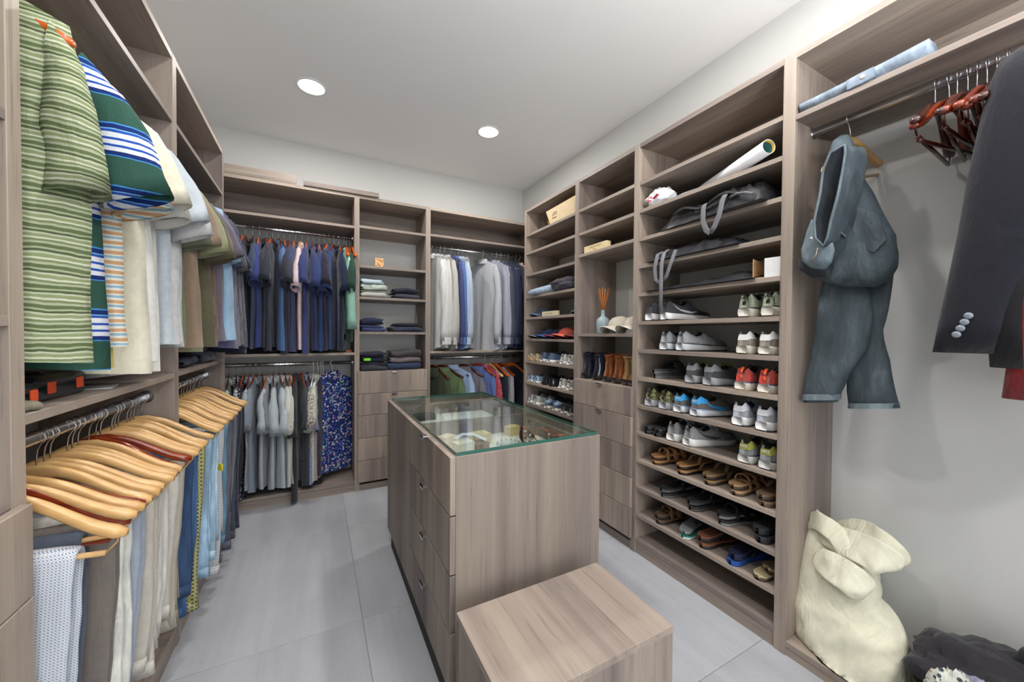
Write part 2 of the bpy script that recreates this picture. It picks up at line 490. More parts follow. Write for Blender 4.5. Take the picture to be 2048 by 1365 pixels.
# left wall
u_l1 = unit('L', 1.106, 1.990, 'near double hanging bay of the left wall with a black case on its middle shelf',
     [2.178, 1.137], panels=((1.066, 1.106), (1.990, 2.038)), backs=((2.178, T - .025),), name='hanging_unit')
u_l2 = unit('L', 2.038, 2.892, 'far double hanging bay of the left wall, brown and navy tees above',
     [2.178, 1.140], panels=((2.892, 2.930),), backs=((2.178, T - .025),), name='hanging_unit')
unit('L', .30, 1.066, 'partly seen drawer bay at the left edge of the photo',
     [2.1, 1.72, 1.334], panels=((.26, .30),), drawers=[.967, .781, .60, .42, .24, .07], backs=((1.9, T - .025),), baseshelf=None, name='drawer_unit', cat='drawer unit', dw=(.285, 1.083))
rod(u_l1, (-.690, 1.106, 2.118), (-.690, 1.990, 2.118))
rod(u_l2, (-.690, 2.038, 2.118), (-.690, 2.892, 2.118))
rod(u_l1, (-.60, 1.106, 1.047), (-.60, 1.990, 1.047))
rod(u_l2, (-.60, 2.038, 1.047), (-.60, 2.892, 1.047))
# loose trim on top of the back unit
tag(MB().box(-.87, -.132, YB + .001, YB + .018, T + .0005, T + .068, .001).build('valance_board', WX),
    'upright wooden valance strip standing on top of the back unit, left end', 'board')
o = MB().box(-.275, .275, -.045, .045, 0, .034, .001).build('loose_board', WX)
o.location = (.19, YB + .030, T + .002); o.rotation_euler = (0, 0, radians(-1))
tag(o, 'loose wooden board lying on top of the back unit beside the valance strip', 'board')

# ------------------------------------------------------------------ island with glass top
IX0, IX1, IY0, IY1, IZ, IB = .388, 1.025, 1.165, 2.370, .897, .11
isl = thing('island_cabinet', 'wood grain island cabinet with a glass display top in the middle of the room', 'island cabinet', ((IX0 + IX1) / 2, (IY0 + IY1) / 2, 0))
WI = wood('z', .76)
W_ = dict(world=True)
MB().box(IX0 + .020, IX1, IY0, IY0 + .022, IB, IZ, .001).build('end_panel', WI, isl, **W_)
MB().box(IX0 + .020, IX1, IY1 - .022, IY1, IB, IZ, .001).build('end_panel', WI, isl, **W_)
MB().box(IX1 - .020, IX1 + .0, IY0 + .0225, IY1 - .0225, IB, IZ, .001).build('side_panel', WI, isl, **W_)
MB().box(IX0 + .020, IX0 + .036, IY0 + .0225, IY1 - .0225, IB, IZ, .001).build('side_panel', WI, isl, **W_)
MB().box(IX0 + .0365, IX1 - .0205, 1.752, 1.772, IB, IZ - .022, .001).build('divider', WI, isl, **W_)
for a, b in ((IY0 + .0225, 1.7515), (1.7725, IY1 - .0225)):
    MB().box(IX0 + .0365, IX1 - .0205, a, b, .775, .787).build('display_tray', plain(C(222, 220, 214), .8, name='tray_lining'), isl, **W_)
MB().box(IX0 + .0365, IX1 - .0205, IY0 + .0225, IY1 - .0225, IB, IB + .018).build('bottom_panel', WI, isl, **W_)
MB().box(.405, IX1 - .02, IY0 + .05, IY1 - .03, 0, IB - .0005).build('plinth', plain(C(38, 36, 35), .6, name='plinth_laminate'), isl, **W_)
zs = [IZ, .701, .503, .307, IB]
for k in range(4):
    dr = MB().box(IX0, IX0 + .0195, IY0, 1.763, zs[k + 1] + .0025, zs[k] - (.0025 if k else 0), .0012).build('drawer', WI, isl, **W_)
    hb = MB().box(IX0 - .020, IX0 + .004, 1.445, 1.487, zs[k] + (.0 if k == 0 else -.005), zs[k] + .003, .0006)
    hb.box(IX0 - .020, IX0 - .017, 1.445, 1.487, zs[k] - .014, zs[k] + .003, .0006)
    hb.build('handle', CHROME, dr, **W_)
MB().box(IX0, IX0 + .0195, 1.7645, IY1, IB, IZ, .0012).build('side_cover', WI, isl, **W_)
gx0, gx1, gy0, gy1, gz0, gz1 = IX0 + .024, IX1 - .010, IY0 + .008, IY1 - .02, IZ + .0005, IZ + .0125
gv = MB().box(gx0, gx1, gy0, gy1, gz0, gz1)
EDGE = plain((.035, .12, .095, 1), .08, name='green_glass_edge', spec=.6)
mk('glass_top', gv.v, gv.f, None, isl, world=True, mats=[glassmat(), EDGE], fm=[0, 0, 1, 1, 1, 1])

# ------------------------------------------------------------------ stool
sx0, sx1, sy0, sy1, sz = .379, .930, .731, 1.072, .4495
st = thing('cube_bench', 'low wood grain box bench standing in front of the island', 'bench', ((sx0 + sx1) / 2, (sy0 + sy1) / 2, 0))
MB().box(sx0, sx1, sy0, sy1, sz - .022, sz, .001).build('top_panel', wood('y', .88), st, **W_)
MB().box(sx0, sx1, sy0, sy0 + .020, 0, sz - .0225, .001).build('side_panel', WI, st, **W_)
MB().box(sx0, sx1, sy1 - .02, sy1, 0, sz - .0225, .001).build('side_panel', WI, st, **W_)
MB().box(sx0, sx0 + .02, sy0 + .0205, sy1 - .0205, 0, sz - .0225, .001).build('side_panel', WI, st, **W_)
MB().box(sx1 - .02, sx1, sy0 + .0205, sy1 - .0205, 0, sz - .0225, .001).build('side_panel', WI, st, **W_)

# ------------------------------------------------------------------ ceiling lights
LAMPS = [(-.025, 2.79, 'left one of the two round recessed ceiling lights in view'), (1.215, 2.73, 'right one of the two round recessed ceiling lights in view'),
         (-.025, .95, None), (1.215, .95, None), (-.025, -.9, None), (1.215, -.9, None)]
for k, (x, y, lb) in enumerate(LAMPS):
    t = thing('recessed_light', lb or ('left', 'right')[k % 2] + ' round recessed ceiling light ' + ('above the front of the island, outside the photo' if k < 4 else 'behind the camera, outside the photo'), 'ceiling light', (x, y, H), 0, 'recessed ceiling lights')
    MB().lathe([(.074, -.001), (.078, -.005), (.092, -.004), (.096, 0)], 32).build('trim_ring', plain(C(235, 235, 235), .5, name='white_trim'), t, True)
    b = MB().lathe([(.0735, -.003), (.04, -.0035), (.0005, -.0036)], 32).build('diffuser', emit((1, .98, .95, 1), 30), t, True)
    area('lamp', (0, 0, -.012), (0, 0, 0), .11, LAMP_W, (1, .97, .93), 'DISK', t)

# ================================================================== GARMENT BUILDERS
def rnd_(seed): return random.Random(seed)
def nz(x, y, z): return noise.noise(Vector((x, y, z)))
def sheetbody(ws, L, t, seed, neck=.075, zt=-.085, slope=.062, flare=1.0, nu=17, nv=14, amp=.012, dip=.045, hemcurve=0):
    """closed flat body of a hanging garment: shoulder line at the top, wavy hem"""
    R_ = rnd_(seed); p1, p2, p3 = (R_.uniform(0, 6) for _ in range(3)); k1, k2 = R_.uniform(4, 6), R_.uniform(9, 12)
    b = MB(); ring = [(-1 + 2 * i / (nu - 1), 1) for i in range(nu)] + [(1 - 2 * i / (nu - 1), -1) for i in range(1, nu - 1)]
    n = len(ring)
    def fn(i, j):
        u, sd = ring[i]; v = (j / (nv - 1)) ** 1.25; au = abs(u); w = ws * (1 + (.10 * min(1, v * 6)) + (flare - 1) * v)
        nr = neck / ws
        if au < nr: ztop = zt - (dip if sd > 0 else .008) * (1 - (au / nr) ** 2)
        else: ztop = zt - slope * ((au - nr) / (1 - nr)) ** .9
        zb = -L - hemcurve * (1 - u * u) - .012 * sin(p3 + 2.2 * u)
        z = ztop + (zb - ztop) * v
        sway = amp * (v ** .8) * (sin(k1 * u + p1 + v) * .7 + sin(k2 * u + p2 + 1.5 * v) * .45)
        thick = t * (.15 + .85 * min(1, v * 8) ** .6) * sqrt(max(0, 1 - au ** 3))
        if v < .1 and au < nr: thick = max(thick, t * .55)
        rip = .006 * v * sin(15 * u + p2 * sd) * (1 - au)
        return (u * w + .01 * nz(u * 2, v * 3, seed), sway + sd * (thick + rip) + .006 * nz(u * 3 + seed, v * 4, sd), z)
    b.grid(fn, n, nv, True)
    return b
def flat_sleeve(side, P, Q, th, seed, n=12):
    """flat tube between an outer edge P and an inner edge Q, lists of (x, z)"""
    R_ = rnd_(seed); ph = R_.uniform(0, 6); b = MB(); rings = []
    m_ = len(P); K = 9
    def ip(A, t):
        f = t * (len(A) - 1); i = min(int(f), len(A) - 2); f -= i
        return tuple(A[i][k] * (1 - f) + A[i + 1][k] * f for k in range(len(A[i])))
    for k in range(K):
        t = k / (K - 1); p, q = ip(P, t), ip(Q, t); w = ip([(x,) for x in th], t)[0]
        c = Vector((side * (p[0] + q[0]) / 2, .012 * sin(ph + 4 * t) * t, (p[1] + q[1]) / 2))
        A = Vector((side * (p[0] - q[0]) / 2, 0, (p[1] - q[1]) / 2)); wob = 1 + .10 * sin(ph + 9 * t)
        rings.append((c, A * (1 + .04 * sin(ph + 11 * t)), Vector((.1 * w * sin(ph), w * wob, 0))))
    c, A, B = rings[-1]
    rings.append((c + Vector((0, 0, .006)), A * .9, B * .85)); rings.append((c + Vector((0, 0, .03)), A * .85, B * .8))
    b.tube(rings, n, 2.3, cap=False)
    for i in range(len(b.v)):
        x, y, z = b.v[i]; b.v[i] = (x + .004 * nz(x * 20, z * 22, seed), y + .009 * nz(x * 14 + 5, z * 16, seed), z)
    return b
SHORT_P = [(.186, -.140), (.228, -.20), (.256, -.30), (.268, -.455)]
SHORT_Q = [(.170, -.30), (.172, -.36), (.170, -.42), (.165, -.475)]
FLARE_P = [(.186, -.140), (.248, -.185), (.312, -.275), (.352, -.400)]
FLARE_Q = [(.170, -.30), (.188, -.37), (.208, -.42), (.222, -.455)]
LONG_P = [(.190, -.140), (.235, -.24), (.262, -.45), (.268, -.68), (.258, -.90)]
LONG_Q = [(.170, -.30), (.175, -.40), (.180, -.56), (.188, -.72), (.196, -.90)]
def rnd_col(c, seed): return c
def clampx(o, lim):
    for v in o.data.vertices:
        x = v.co.x
        if x < -.15: v.co.x = -.15 - (lim - .15) * (1 - math.exp(-(-x - .15) / (lim - .15)))
def garment(name, label, cat, loc, rz, mat, seed, kind='tee', L=.86, ws=.205, t=.024, group=None, smat=None, cmat=None, tilt=0, sl=0, mesh=True, detail=1, lim=.218, straight=False):
    g = thing(name, label, cat, loc, 0, group, (0, radians(tilt), rz))
    nu, nv = (21, 18) if detail > 1 else (15, 12)
    dress = kind in ('shirt', 'longshirt')
    sheetbody(ws, L, t, seed, hemcurve=(.035 if dress else 0), amp=.018, flare=1.02 if straight else 1.14 if kind in ('tee', 'polo') else 1.08 if kind != 'vest' else .95, nu=nu, nv=nv, neck=.066).build('body', mat, g, True)
    P, Q = (LONG_P, LONG_Q) if kind in ('longshirt', 'jacket', 'hoodie', 'blazer', 'longtee') else (SHORT_P, SHORT_Q)
    if P is SHORT_P and not straight:
        q_ = .55 + .45 * random.Random(seed * 13).random()
        P = [tuple(a[k] * (1 - q_) + c[k] * q_ for k in (0, 1)) for a, c in zip(SHORT_P, FLARE_P)]; Q = [tuple(a[k] * (1 - q_) + c[k] * q_ for k in (0, 1)) for a, c in zip(SHORT_Q, FLARE_Q)]
    P = [(x, z - (sl * (i / (len(P) - 1)))) for i, (x, z) in enumerate(P)]; Q = [(x, z - (sl * (i / (len(Q) - 1)))) for i, (x, z) in enumerate(Q)]
    th = (.020, .034, .038) if P is not LONG_P else (.022, .028, .022)
    if kind in ('jacket', 'hoodie', 'blazer'): th = (.028, .042, .036)
    if kind == 'tee' and detail > 1: th = (.024, .045, .052)
    if kind != 'vest':
        for sd in (1, -1): flat_sleeve(sd, P, Q, th, seed * 3 + sd, 14 if detail > 1 else 10).build('sleeve', smat or mat, g, True)
    cm = cmat or mat
    if kind in ('polo', 'shirt', 'longshirt'):
        cb = MB(); pr = [(.94, -.118, 0), (.96, -.078, 0), (1.02, -.068, 0), (1.12, -.080, 0), (1.22, -.105, .012)]
        N = 16
        cb.grid(lambda i, j: (.058 * pr[j][0] * cos(2 * pi * i / N), .030 * pr[j][0] * sin(2 * pi * i / N) * (1.0), pr[j][1] - (.03 * max(0, sin(2 * pi * i / N)) ** 2) - pr[j][2]), N, len(pr), True)
        cb.build('collar', cm, g, True)
    elif kind == 'hoodie' or kind == 'jacket':
        hb = MB(); N = 14; pr = [(1.0, -.125, 0), (1.05, -.07, 0), (1.35, -.060, 0), (1.55, -.10, 0), (1.35, -.15, 0)]
        hb.grid(lambda i, j: (.060 * pr[j][0] * cos(2 * pi * i / N), .034 * pr[j][0] * sin(2 * pi * i / N), pr[j][1] - .03 * max(0, sin(2 * pi * i / N)) + .01 * nz(i, j, seed)), N, len(pr), True)
        hb.build('hood', cm, g, True)
    elif kind in ('tee', 'longtee', 'vest'):
        cb = MB(); N = 16; pr = [(1.05, -.0), (1.07, .008), (1.16, .004), (1.2, -.014)]
        def nf(i, j):
            a = 2 * pi * i / N; s_ = sin(a)
            zt = -.085 - (.045 if s_ > 0 else .008) * s_ * s_
            return (.066 * pr[j][0] * cos(a), .018 * pr[j][0] * s_, zt + pr[j][1])
        cb.grid(nf, N, 4, True); cb.build('neckband', cm, g, True)
    if dress or kind == 'blazer':
        cu = MB()
        for sd in (1,) if kind == 'shirt' else (1, -1):
            pass
        if kind == 'longshirt':
            for sd in (1, -1):
                (px_, pz_), (qx, qz) = P[-1], Q[-1]
                c = Vector((sd * (px_ + qx) / 2, .012 * sin(4), (pz_ + qz) / 2))
                MB().tube([(c + Vector((0, 0, .055)), Vector((.036, 0, 0)), Vector((0, .025, 0))), (c + Vector((0, 0, .02)), Vector((.037, 0, 0)), Vector((0, .026, 0))), (c + Vector((0, 0, -.012)), Vector((.036, 0, 0)), Vector((0, .025, 0)))], 12, 2.3, False).build('cuff', cm, g, True)
    for o in g.children:
        if o.name.split('.')[0] in ('body', 'sleeve', 'cuff'): clampx(o, lim)
    return g

PALE = varnish(C(222, 180, 122), C(200, 154, 96), .38)
RED = varnish(C(150, 58, 22), C(96, 28, 14), .18)
ORNG = varnish(C(214, 104, 40), C(178, 74, 24), .2)
DARKW = varnish(C(84, 34, 22), C(52, 20, 14), .25)
STEEL = metal((.55, .55, .57, 1), .3)
WHITEP = plain(C(228, 230, 232), .35, name='white_plastic')
_hm = {}
def hanger_meshes(style):
    if style in _hm: return _hm[style]
    out = []
    b = MB(); N = 25
    if style in ('wood', 'slim'):
        rings = []
        for i in range(N):
            u = -1 + 2 * i / (N - 1); x = u * .218; a = abs(u)
            z = -.085 - .085 * (1 - cos(pi * min(1, a / .95))) / 2 - .012 * a + .012 * sin(pi * a)
            w = (.0065 + .010 * a ** 1.6) * (1 if style == 'wood' else .55); x *= (1 if style == 'wood' else .90); h = .0145 - .001 * a + (.004 if a < .12 else 0)
            e = .55 if i in (0, N - 1) else 1
            rings.append(((x, 0, z), (0, 0, h * e), (0, w * e, 0)))
        b.tube(rings, 10, 3.0)
    else:
        pts = [(-.20, 0, -.165)] + [(u * .2, 0, -.085 - .08 * abs(u)) for u in (-.6, -.3, 0, .3, .6)] + [(.20, 0, -.165)]
        b.path(pts, .0045, 6)
    out.append(('arms', b.v, b.f))
    h = MB()
    pts = [(0, 0, -.085), (0, 0, -.05), (.002, 0, -.030)] + [(.0175 * sin(radians(a)), 0, -.0175 * cos(radians(a))) for a in (25, 55, 90, 130, 170, 210, 245)]
    h.path(pts, .0019, 6); out.append(('hook', h.v, h.f))
    r = MB()
    if style in ('wood', 'slim'):
        r.path([(-.185, 0, -.222), (.185, 0, -.222)], .0062, 8)
        for sd in (1, -1): r.path([(sd * .205, 0, -.175), (sd * .203, 0, -.20), (sd * .185, 0, -.222)], .0018, 5)
    else: r.path([(-.2, 0, -.165), (-.19, 0, -.19), (.19, 0, -.19), (.2, 0, -.165)], .0035, 6)
    out.append(('trouser_bar', r.v, r.f))
    _hm[style] = out; return out
_hme = {}
def hanger(label, loc, rz, mat=None, style='wood', group=None, rot=None, bar=True, barmat=None):
    mat = mat or RED
    g = thing('coat_hanger', label, 'coat hanger', loc, rz, group, rot)
    for nm, v, f in hanger_meshes(style):
        if nm == 'trouser_bar' and not bar: continue
        mm = (STEEL if style != 'wire' else mat) if nm == 'hook' else (barmat or mat if nm == 'trouser_bar' else mat)
        key = (style, nm, mm.name)
        if key not in _hme:
            o = mk(nm, v, f, mm, g, True); _hme[key] = o.data
        else: link(bpy.data.objects.new(nm, _hme[key]), g)
    return g

def trousers(name, label, cat, loc, rz, mat, seed, Lf=.62, Lb=.55, x0=-.02, hw=.125, th=.011, zb=-.222, hem=None, group=None, wb=True, taper=.8, lip=None, rot=None, detail=10):
    g = thing(name, label, cat, loc, rz, group, rot)
    R_ = rnd_(seed); ph = R_.uniform(0, 6)
    K = 9; q0 = .007 + th
    def side(Lx, sd):
        return [(sd * (q0 + .006 * sin(ph + 3 * k / K) * k / K), zb - Lx * k / K) for k in range(K, 0, -1)]
    arc = [(-q0 * cos(radians(a)), zb + q0 * sin(radians(a))) for a in (5, 40, 90, 140, 175)]
    pts = side(Lf, -1) + arc + side(Lb, 1)[::-1]; rings = []
    for i, (y, z) in enumerate(pts):
        d = Vector((0, pts[min(i + 1, len(pts) - 1)][0] - pts[max(i - 1, 0)][0], pts[min(i + 1, len(pts) - 1)][1] - pts[max(i - 1, 0)][1])).normalized()
        nrm = Vector((0, -d.z, d.y)); dep = max(0, (zb - z) / Lf)
        w = hw * (1 - (1 - taper) * dep); cx = x0 + .012 * sin(ph + 4 * dep) * dep
        e = .8 if i in (0, len(pts) - 1) else 1
        rings.append((Vector((cx, y, z)), Vector((w, .06 * w * sin(ph + 5 * dep) * dep, 0)), nrm * th * e))
    b = MB(); b.tube(rings, 16, 3.2)
    for i in range(len(b.v)):
        x, y, z = b.v[i]; b.v[i] = (x + .004 * nz(x * 12, z * 12, seed), y + (.010 * nz(x * 16 + 3, z * 9, seed) + .004 * sin(x * 60 + ph)) * min(1, max(0, (zb - z) * 4)), z)
    b.build('cloth', mat, g, True)
    if wb:
        zz = zb - Lf + .03
        c = rings[1][0]
        q = MB().tube([(Vector((rings[0][0].x, rings[0][0].y, zz - .034)), Vector((hw * taper * 1.02, 0, 0)), Vector((0, th + .003, 0))), (Vector((rings[1][0].x, rings[1][0].y, zz + .006)), Vector((hw * taper * 1.03, 0, 0)), Vector((0, th + .003, 0)))], 16, 3.2)
        q.build('waistband', hem or mat, g, True)
    return g

def folded(name, label, cat, loc, size, mat, seed, layers=3, rz=0, group=None, rough=1.0, taper=.0):
    """cloth folded back and forth: one snaking band seen fold side on"""
    g = thing(name, label, cat, loc, rz, group)
    w, d, h = size; R_ = rnd_(seed); th = h / (2 * layers); pts = []
    for k in range(layers):
        z = th * (2 * k + 1); a = (-1) ** k; y0, y1 = d / 2 - th, -d / 2 + th
        ys = [y0, y0 * .5, 0, y1 * .5, y1]; ys = ys if a > 0 else ys[::-1]
        jut = R_.uniform(-.012, .012) * rough
        for y in ys: pts.append((y + jut, z + R_.uniform(-.15, .15) * th * rough))
        if k < layers - 1:
            ye = ys[-1]; s_ = 1 if ye > 0 else -1
            pts.append((ye + s_ * th * .8 + jut, z + th * .45)); pts.append((ye + s_ * th * .95 + jut, z + th)); pts.append((ye + s_ * th * .8 + jut, z + th * 1.55))
    rings = []
    for i, (y, z) in enumerate(pts):
        d_ = Vector((0, pts[min(i + 1, len(pts) - 1)][0] - pts[max(i - 1, 0)][0], pts[min(i + 1, len(pts) - 1)][1] - pts[max(i - 1, 0)][1]))
        if d_.length < 1e-6: d_ = Vector((0, 1, 0))
        d_.normalize(); nrm = Vector((0, -d_.z, d_.y))
        rings.append((Vector((R_.uniform(-.006, .006) * rough, y, z)), Vector((w / 2 * (1 - taper * z / h + R_.uniform(-.03, .03)), 0, 0)), nrm * th * .96))
    b = MB().tube(rings, 20, 3.0)
    for i in range(len(b.v)):
        x, y, z = b.v[i]; zz = z + h * .16 * rough * nz(x * 9 + seed, y * 9, z * 10)
        b.v[i] = (x + .012 * rough * nz(x * 8, y * 8, z * 20 + seed), y + .010 * rough * nz(x * 12 + 7, y * 5, z * 20), max(.0005, zz))
    b.build('cloth', mat, g, True)
    return g

def blob(name, mat, parent, c, r, seed, amp=.25, freq=3.0, nu=40, nv=24, flat=None, crease=.5, smooth=True):
    """crumpled cloth lump"""
    b = MB()
    def fn(i, j):
        u = 2 * pi * i / nu; v = pi * j / (nv - 1)
        d = Vector((sin(v) * cos(u), sin(v) * sin(u), cos(v)))
        f = 1 + amp * nz(d.x * freq + seed, d.y * freq, d.z * freq) + crease * .16 * (1 - abs(nz(d.x * freq * 2.1, d.y * freq * 2.1 + seed, d.z * freq * 2.1)) * 3) + .05 * nz(d.x * 9, d.y * 9 + seed, d.z * 9)
        p = Vector((d.x * r[0] * f, d.y * r[1] * f, d.z * r[2] * f))
        if flat is not None: p.z = max(p.z, flat)
        return (p.x + c[0], p.y + c[1], p.z + c[2])
    b.grid(fn, nu, nv, True); return b.build(name, mat, parent, smooth)

# ================================================================== HANGING CLOTHES
JR = random.Random(5)
def g3(r, g, b): return C(r, g, b)
GREENS = stripes(((0, C(96, 110, 74)), (.18, C(172, 180, 150)), (.30, C(120, 134, 92)), (.42, C(205, 208, 186)), (.52, C(138, 150, 108)), (.68, C(188, 194, 165)), (.78, C(84, 96, 66)), (.90, C(160, 170, 134))), .042, wav=.0022, warp=14)
BIGST = stripes(((0, C(46, 84, 72)), (.46, C(60, 150, 220)), (.475, C(18, 44, 110)), (.54, C(225, 228, 235)), (.61, C(24, 80, 180)), (.65, C(225, 228, 235)), (.72, C(24, 80, 180)), (.76, C(225, 228, 235)), (.84, C(24, 80, 180)), (.88, C(120, 180, 230)), (.90, C(18, 44, 110)), (.975, C(60, 150, 220))), .150, wav=.0015)
PEACH = stripes(((0, C(214, 166, 118)), (.35, C(236, 232, 218)), (.6, C(150, 188, 208)), (.85, C(236, 232, 218))), .026, wav=.002)
# (short description, kind, material, y, length, extra sleeve drop, lean)
LU = [
    ('green and cream striped tee', 'tee', GREENS, 1.175, .885, .045, .005),
    ('green, blue and white wide striped tee', 'tee', BIGST, 1.265, .90, .05, -.022, 9),
    ('orange and pale blue striped tee', 'tee', PEACH, 1.365, .86, .05, -0.005),
    ('bright yellow tee', 'tee', fab(C(214, 198, 92)), 1.43, .90, .0, -.03, -4),
    ('ivory tee', 'tee', fab(C(226, 222, 200)), 1.50, .93, .0, 0),
    ('white polo', 'polo', fab(C(226, 226, 222)), 1.575, .90, -.02, 0),
    ('off-white tee', 'tee', fab(C(214, 212, 204)), 1.65, .95, .02, 0),
    ('pale grey-blue tee', 'tee', fab(C(196, 206, 214)), 1.72, .86, -.01, 0),
    ('dusty white tee', 'tee', fab(C(206, 206, 206)), 1.79, .87, .03, 0),
    ('light grey tee', 'tee', fab(C(176, 182, 184)), 1.86, .86, 0, 0),
    ('sage green tee', 'tee', fab(C(110, 116, 90)), 1.93, .86, .04, -0.015),
    ('taupe tee', 'tee', fab(C(150, 128, 108)), 2.09, .87, -.01, -0.01),
    ('pale olive tee', 'tee', fab(C(146, 146, 112)), 2.155, .89, .02, -0.012),
    ('dark olive tee', 'tee', fab(C(92, 88, 66)), 2.225, .87, .04, 0),
    ('chocolate brown tee', 'tee', fab(C(104, 78, 58)), 2.30, .87, .03, 0.012),
    ('tan brown tee', 'tee', fab(C(128, 102, 80)), 2.375, .86, -.02, 0.02),
    ('mauve grey tee', 'tee', fab(C(106, 100, 116)), 2.445, .87, 0, 0.024),
    ('light blue tee', 'tee', fab(C(154, 190, 220)), 2.51, .86, .0, 0.045),
    ('slate purple tee', 'tee', fab(C(88, 86, 120)), 2.57, .90, -.01, 0.045),
    ('dusk blue tee', 'tee', fab(C(76, 80, 112)), 2.63, .88, .01, 0.05),
    ('charcoal polo', 'polo', fab(C(74, 74, 78)), 2.69, .89, .03, 0.05),
    ('ink blue tee', 'tee', fab(C(46, 54, 84)), 2.75, .90, .0, 0.055),
    ('near-black navy tee', 'tee', fab(C(34, 38, 58)), 2.81, .93, .02, 0.055),
]
def place_row(rows, rail, axis, fixed, z, mk_rz, hmats, cat='shirt', group=None, word='hanging', hgroup=None, scale=1.0):
    prev = None
    for i, r in enumerate(rows):
        desc, kind, mat, p, L, sl, lean = r[:7]
        yaw = r[7] if len(r) > 7 else JR.uniform(-7, 7)
        if axis == 'x': yaw = yaw * 1.3
        hm = r[8] if len(r) > 8 else hmats[i % len(hmats)]
        loc = (fixed + JR.uniform(-.006, .006), p, z) if axis == 'y' else (p, fixed + JR.uniform(-.006, .006), z)
        rz = mk_rz + radians(yaw)
        lab = f"{desc} on the {rail}" + (f", next after the {prev}" if prev else ", first of the row")
        if len(lab.split()) > 16: lab = f"{desc} on the {rail}"
        nm = {'tee': 'tee_shirt', 'polo': 'polo_shirt', 'shirt': 'button_shirt', 'longshirt': 'button_shirt', 'longtee': 'tee_shirt', 'jacket': 'jacket', 'hoodie': 'hooded_jacket', 'vest': 'vest', 'blazer': 'blazer'}[kind]
        big = axis == 'y' and p < 1.7
        drop = .028 if kind in ('jacket', 'hoodie', 'vest') and axis == 'x' else .016 if axis == 'x' and kind != 'longshirt' else 0
        gloc = (loc[0], loc[1], loc[2] - drop)
        garment(nm, lab, cat if kind not in ('jacket', 'hoodie', 'blazer', 'vest') else 'jacket', gloc, rz, mat, 11 + i * 7 + int(abs(fixed) * 100), kind, L, ws=.200 + lean + JR.uniform(-.008, .010), straight=(axis == 'y' and i in (0, 3)), t=(.030 if big else .021), sl=sl, group=group, detail=2 if big else 1, lim=.200 if axis == 'y' else .218)
        if hm is not None:
            st_ = 'wire' if hm in (STEEL, WHITEP) else 'wood' if drop > .02 or (i == 0 and axis == 'y') else 'slim'
            hanger(f"{'thin' if st_ == 'wire' else 'wooden'} hanger in the {desc}, {rail.replace('of the ', '')}", loc, rz, hm, st_, group=hgroup, bar=False)
        prev = desc
place_row(LU, 'upper left rail', 'y', -.690, 2.118, 0, [ORNG, RED], group='tees on the upper rails of the left wall', hgroup='hangers under the tees of the left wall')

def fbc(r, g, b): return fab(C(r, g, b))
NAVYP = printed(C(38, 42, 56), (C(190, 196, 205), C(38, 42, 56), C(90, 96, 110)), 90)
BU = [
    ('black navy tee', 'tee', fbc(30, 34, 50), -.52, .93, 0, 0), ('midnight blue tee', 'tee', fbc(36, 42, 66), -.475, .92, 0, 0),
    ('slate navy tee', 'tee', fbc(62, 74, 100), -.43, .90, -.02, 0), ('royal navy tee', 'tee', fbc(54, 66, 122), -.385, .91, .01, 0),
    ('dark charcoal polo', 'polo', fbc(50, 54, 66), -.34, .92, .01, 0), ('graphite tee', 'tee', fbc(58, 62, 74), -.30, .91, .0, 0),
    ('steel blue tee', 'tee', fbc(78, 112, 164), -.262, .92, -.02, 0, 10), ('coal grey tee', 'tee', fbc(52, 54, 64), -.225, .94, .02, 0),
    ('dark slate polo', 'polo', fbc(60, 62, 76), -.185, .94, .01, 0), ('muted indigo tee', 'tee', fbc(58, 66, 108), -.145, .93, .0, 0),
    ('pink and white polo', 'polo', fbc(222, 196, 202), -.10, .91, .03, 0, -4, PALE), ('bright navy polo', 'polo', fbc(52, 62, 112), -.06, .94, .0, 0),
    ('deep blue tee', 'tee', fbc(46, 58, 104), -.02, .93, .03, 0), ('navy heather polo', 'polo', fbc(48, 56, 92), .02, .93, .05, 0),
    ('soot black polo', 'polo', fbc(44, 42, 56), .058, .93, .0, 0), ('mid blue polo', 'polo', fbc(44, 66, 116), .098, .93, .03, 0, -14),
    ('navy tee with wide sleeves', 'tee', fbc(38, 56, 104), .135, .91, .04, 0, -12), ('dark navy polo', 'polo', fbc(30, 40, 66), .168, .91, .04, 0),
    ('mint green long sleeved tee', 'longtee', fbc(150, 204, 184), .208, .80, -.14, 0, 6), ('bottle green tee', 'tee', fbc(38, 66, 56), .248, .85, .02, 0, 0, ORNG),
]
place_row(BU, 'upper rail of the left back bay', 'x', 3.445, 2.115, -pi / 2, [RED, ORNG, DARKW, ORNG], group='dark tees and polos on the upper back rail', hgroup='hangers on the upper back rail')
FLORAL = printed(C(36, 52, 110), (C(210, 150, 165), C(60, 100, 190), C(205, 210, 225), C(36, 52, 110), C(120, 170, 150), C(36, 52, 110), C(70, 84, 190)), 62, thr=.52)
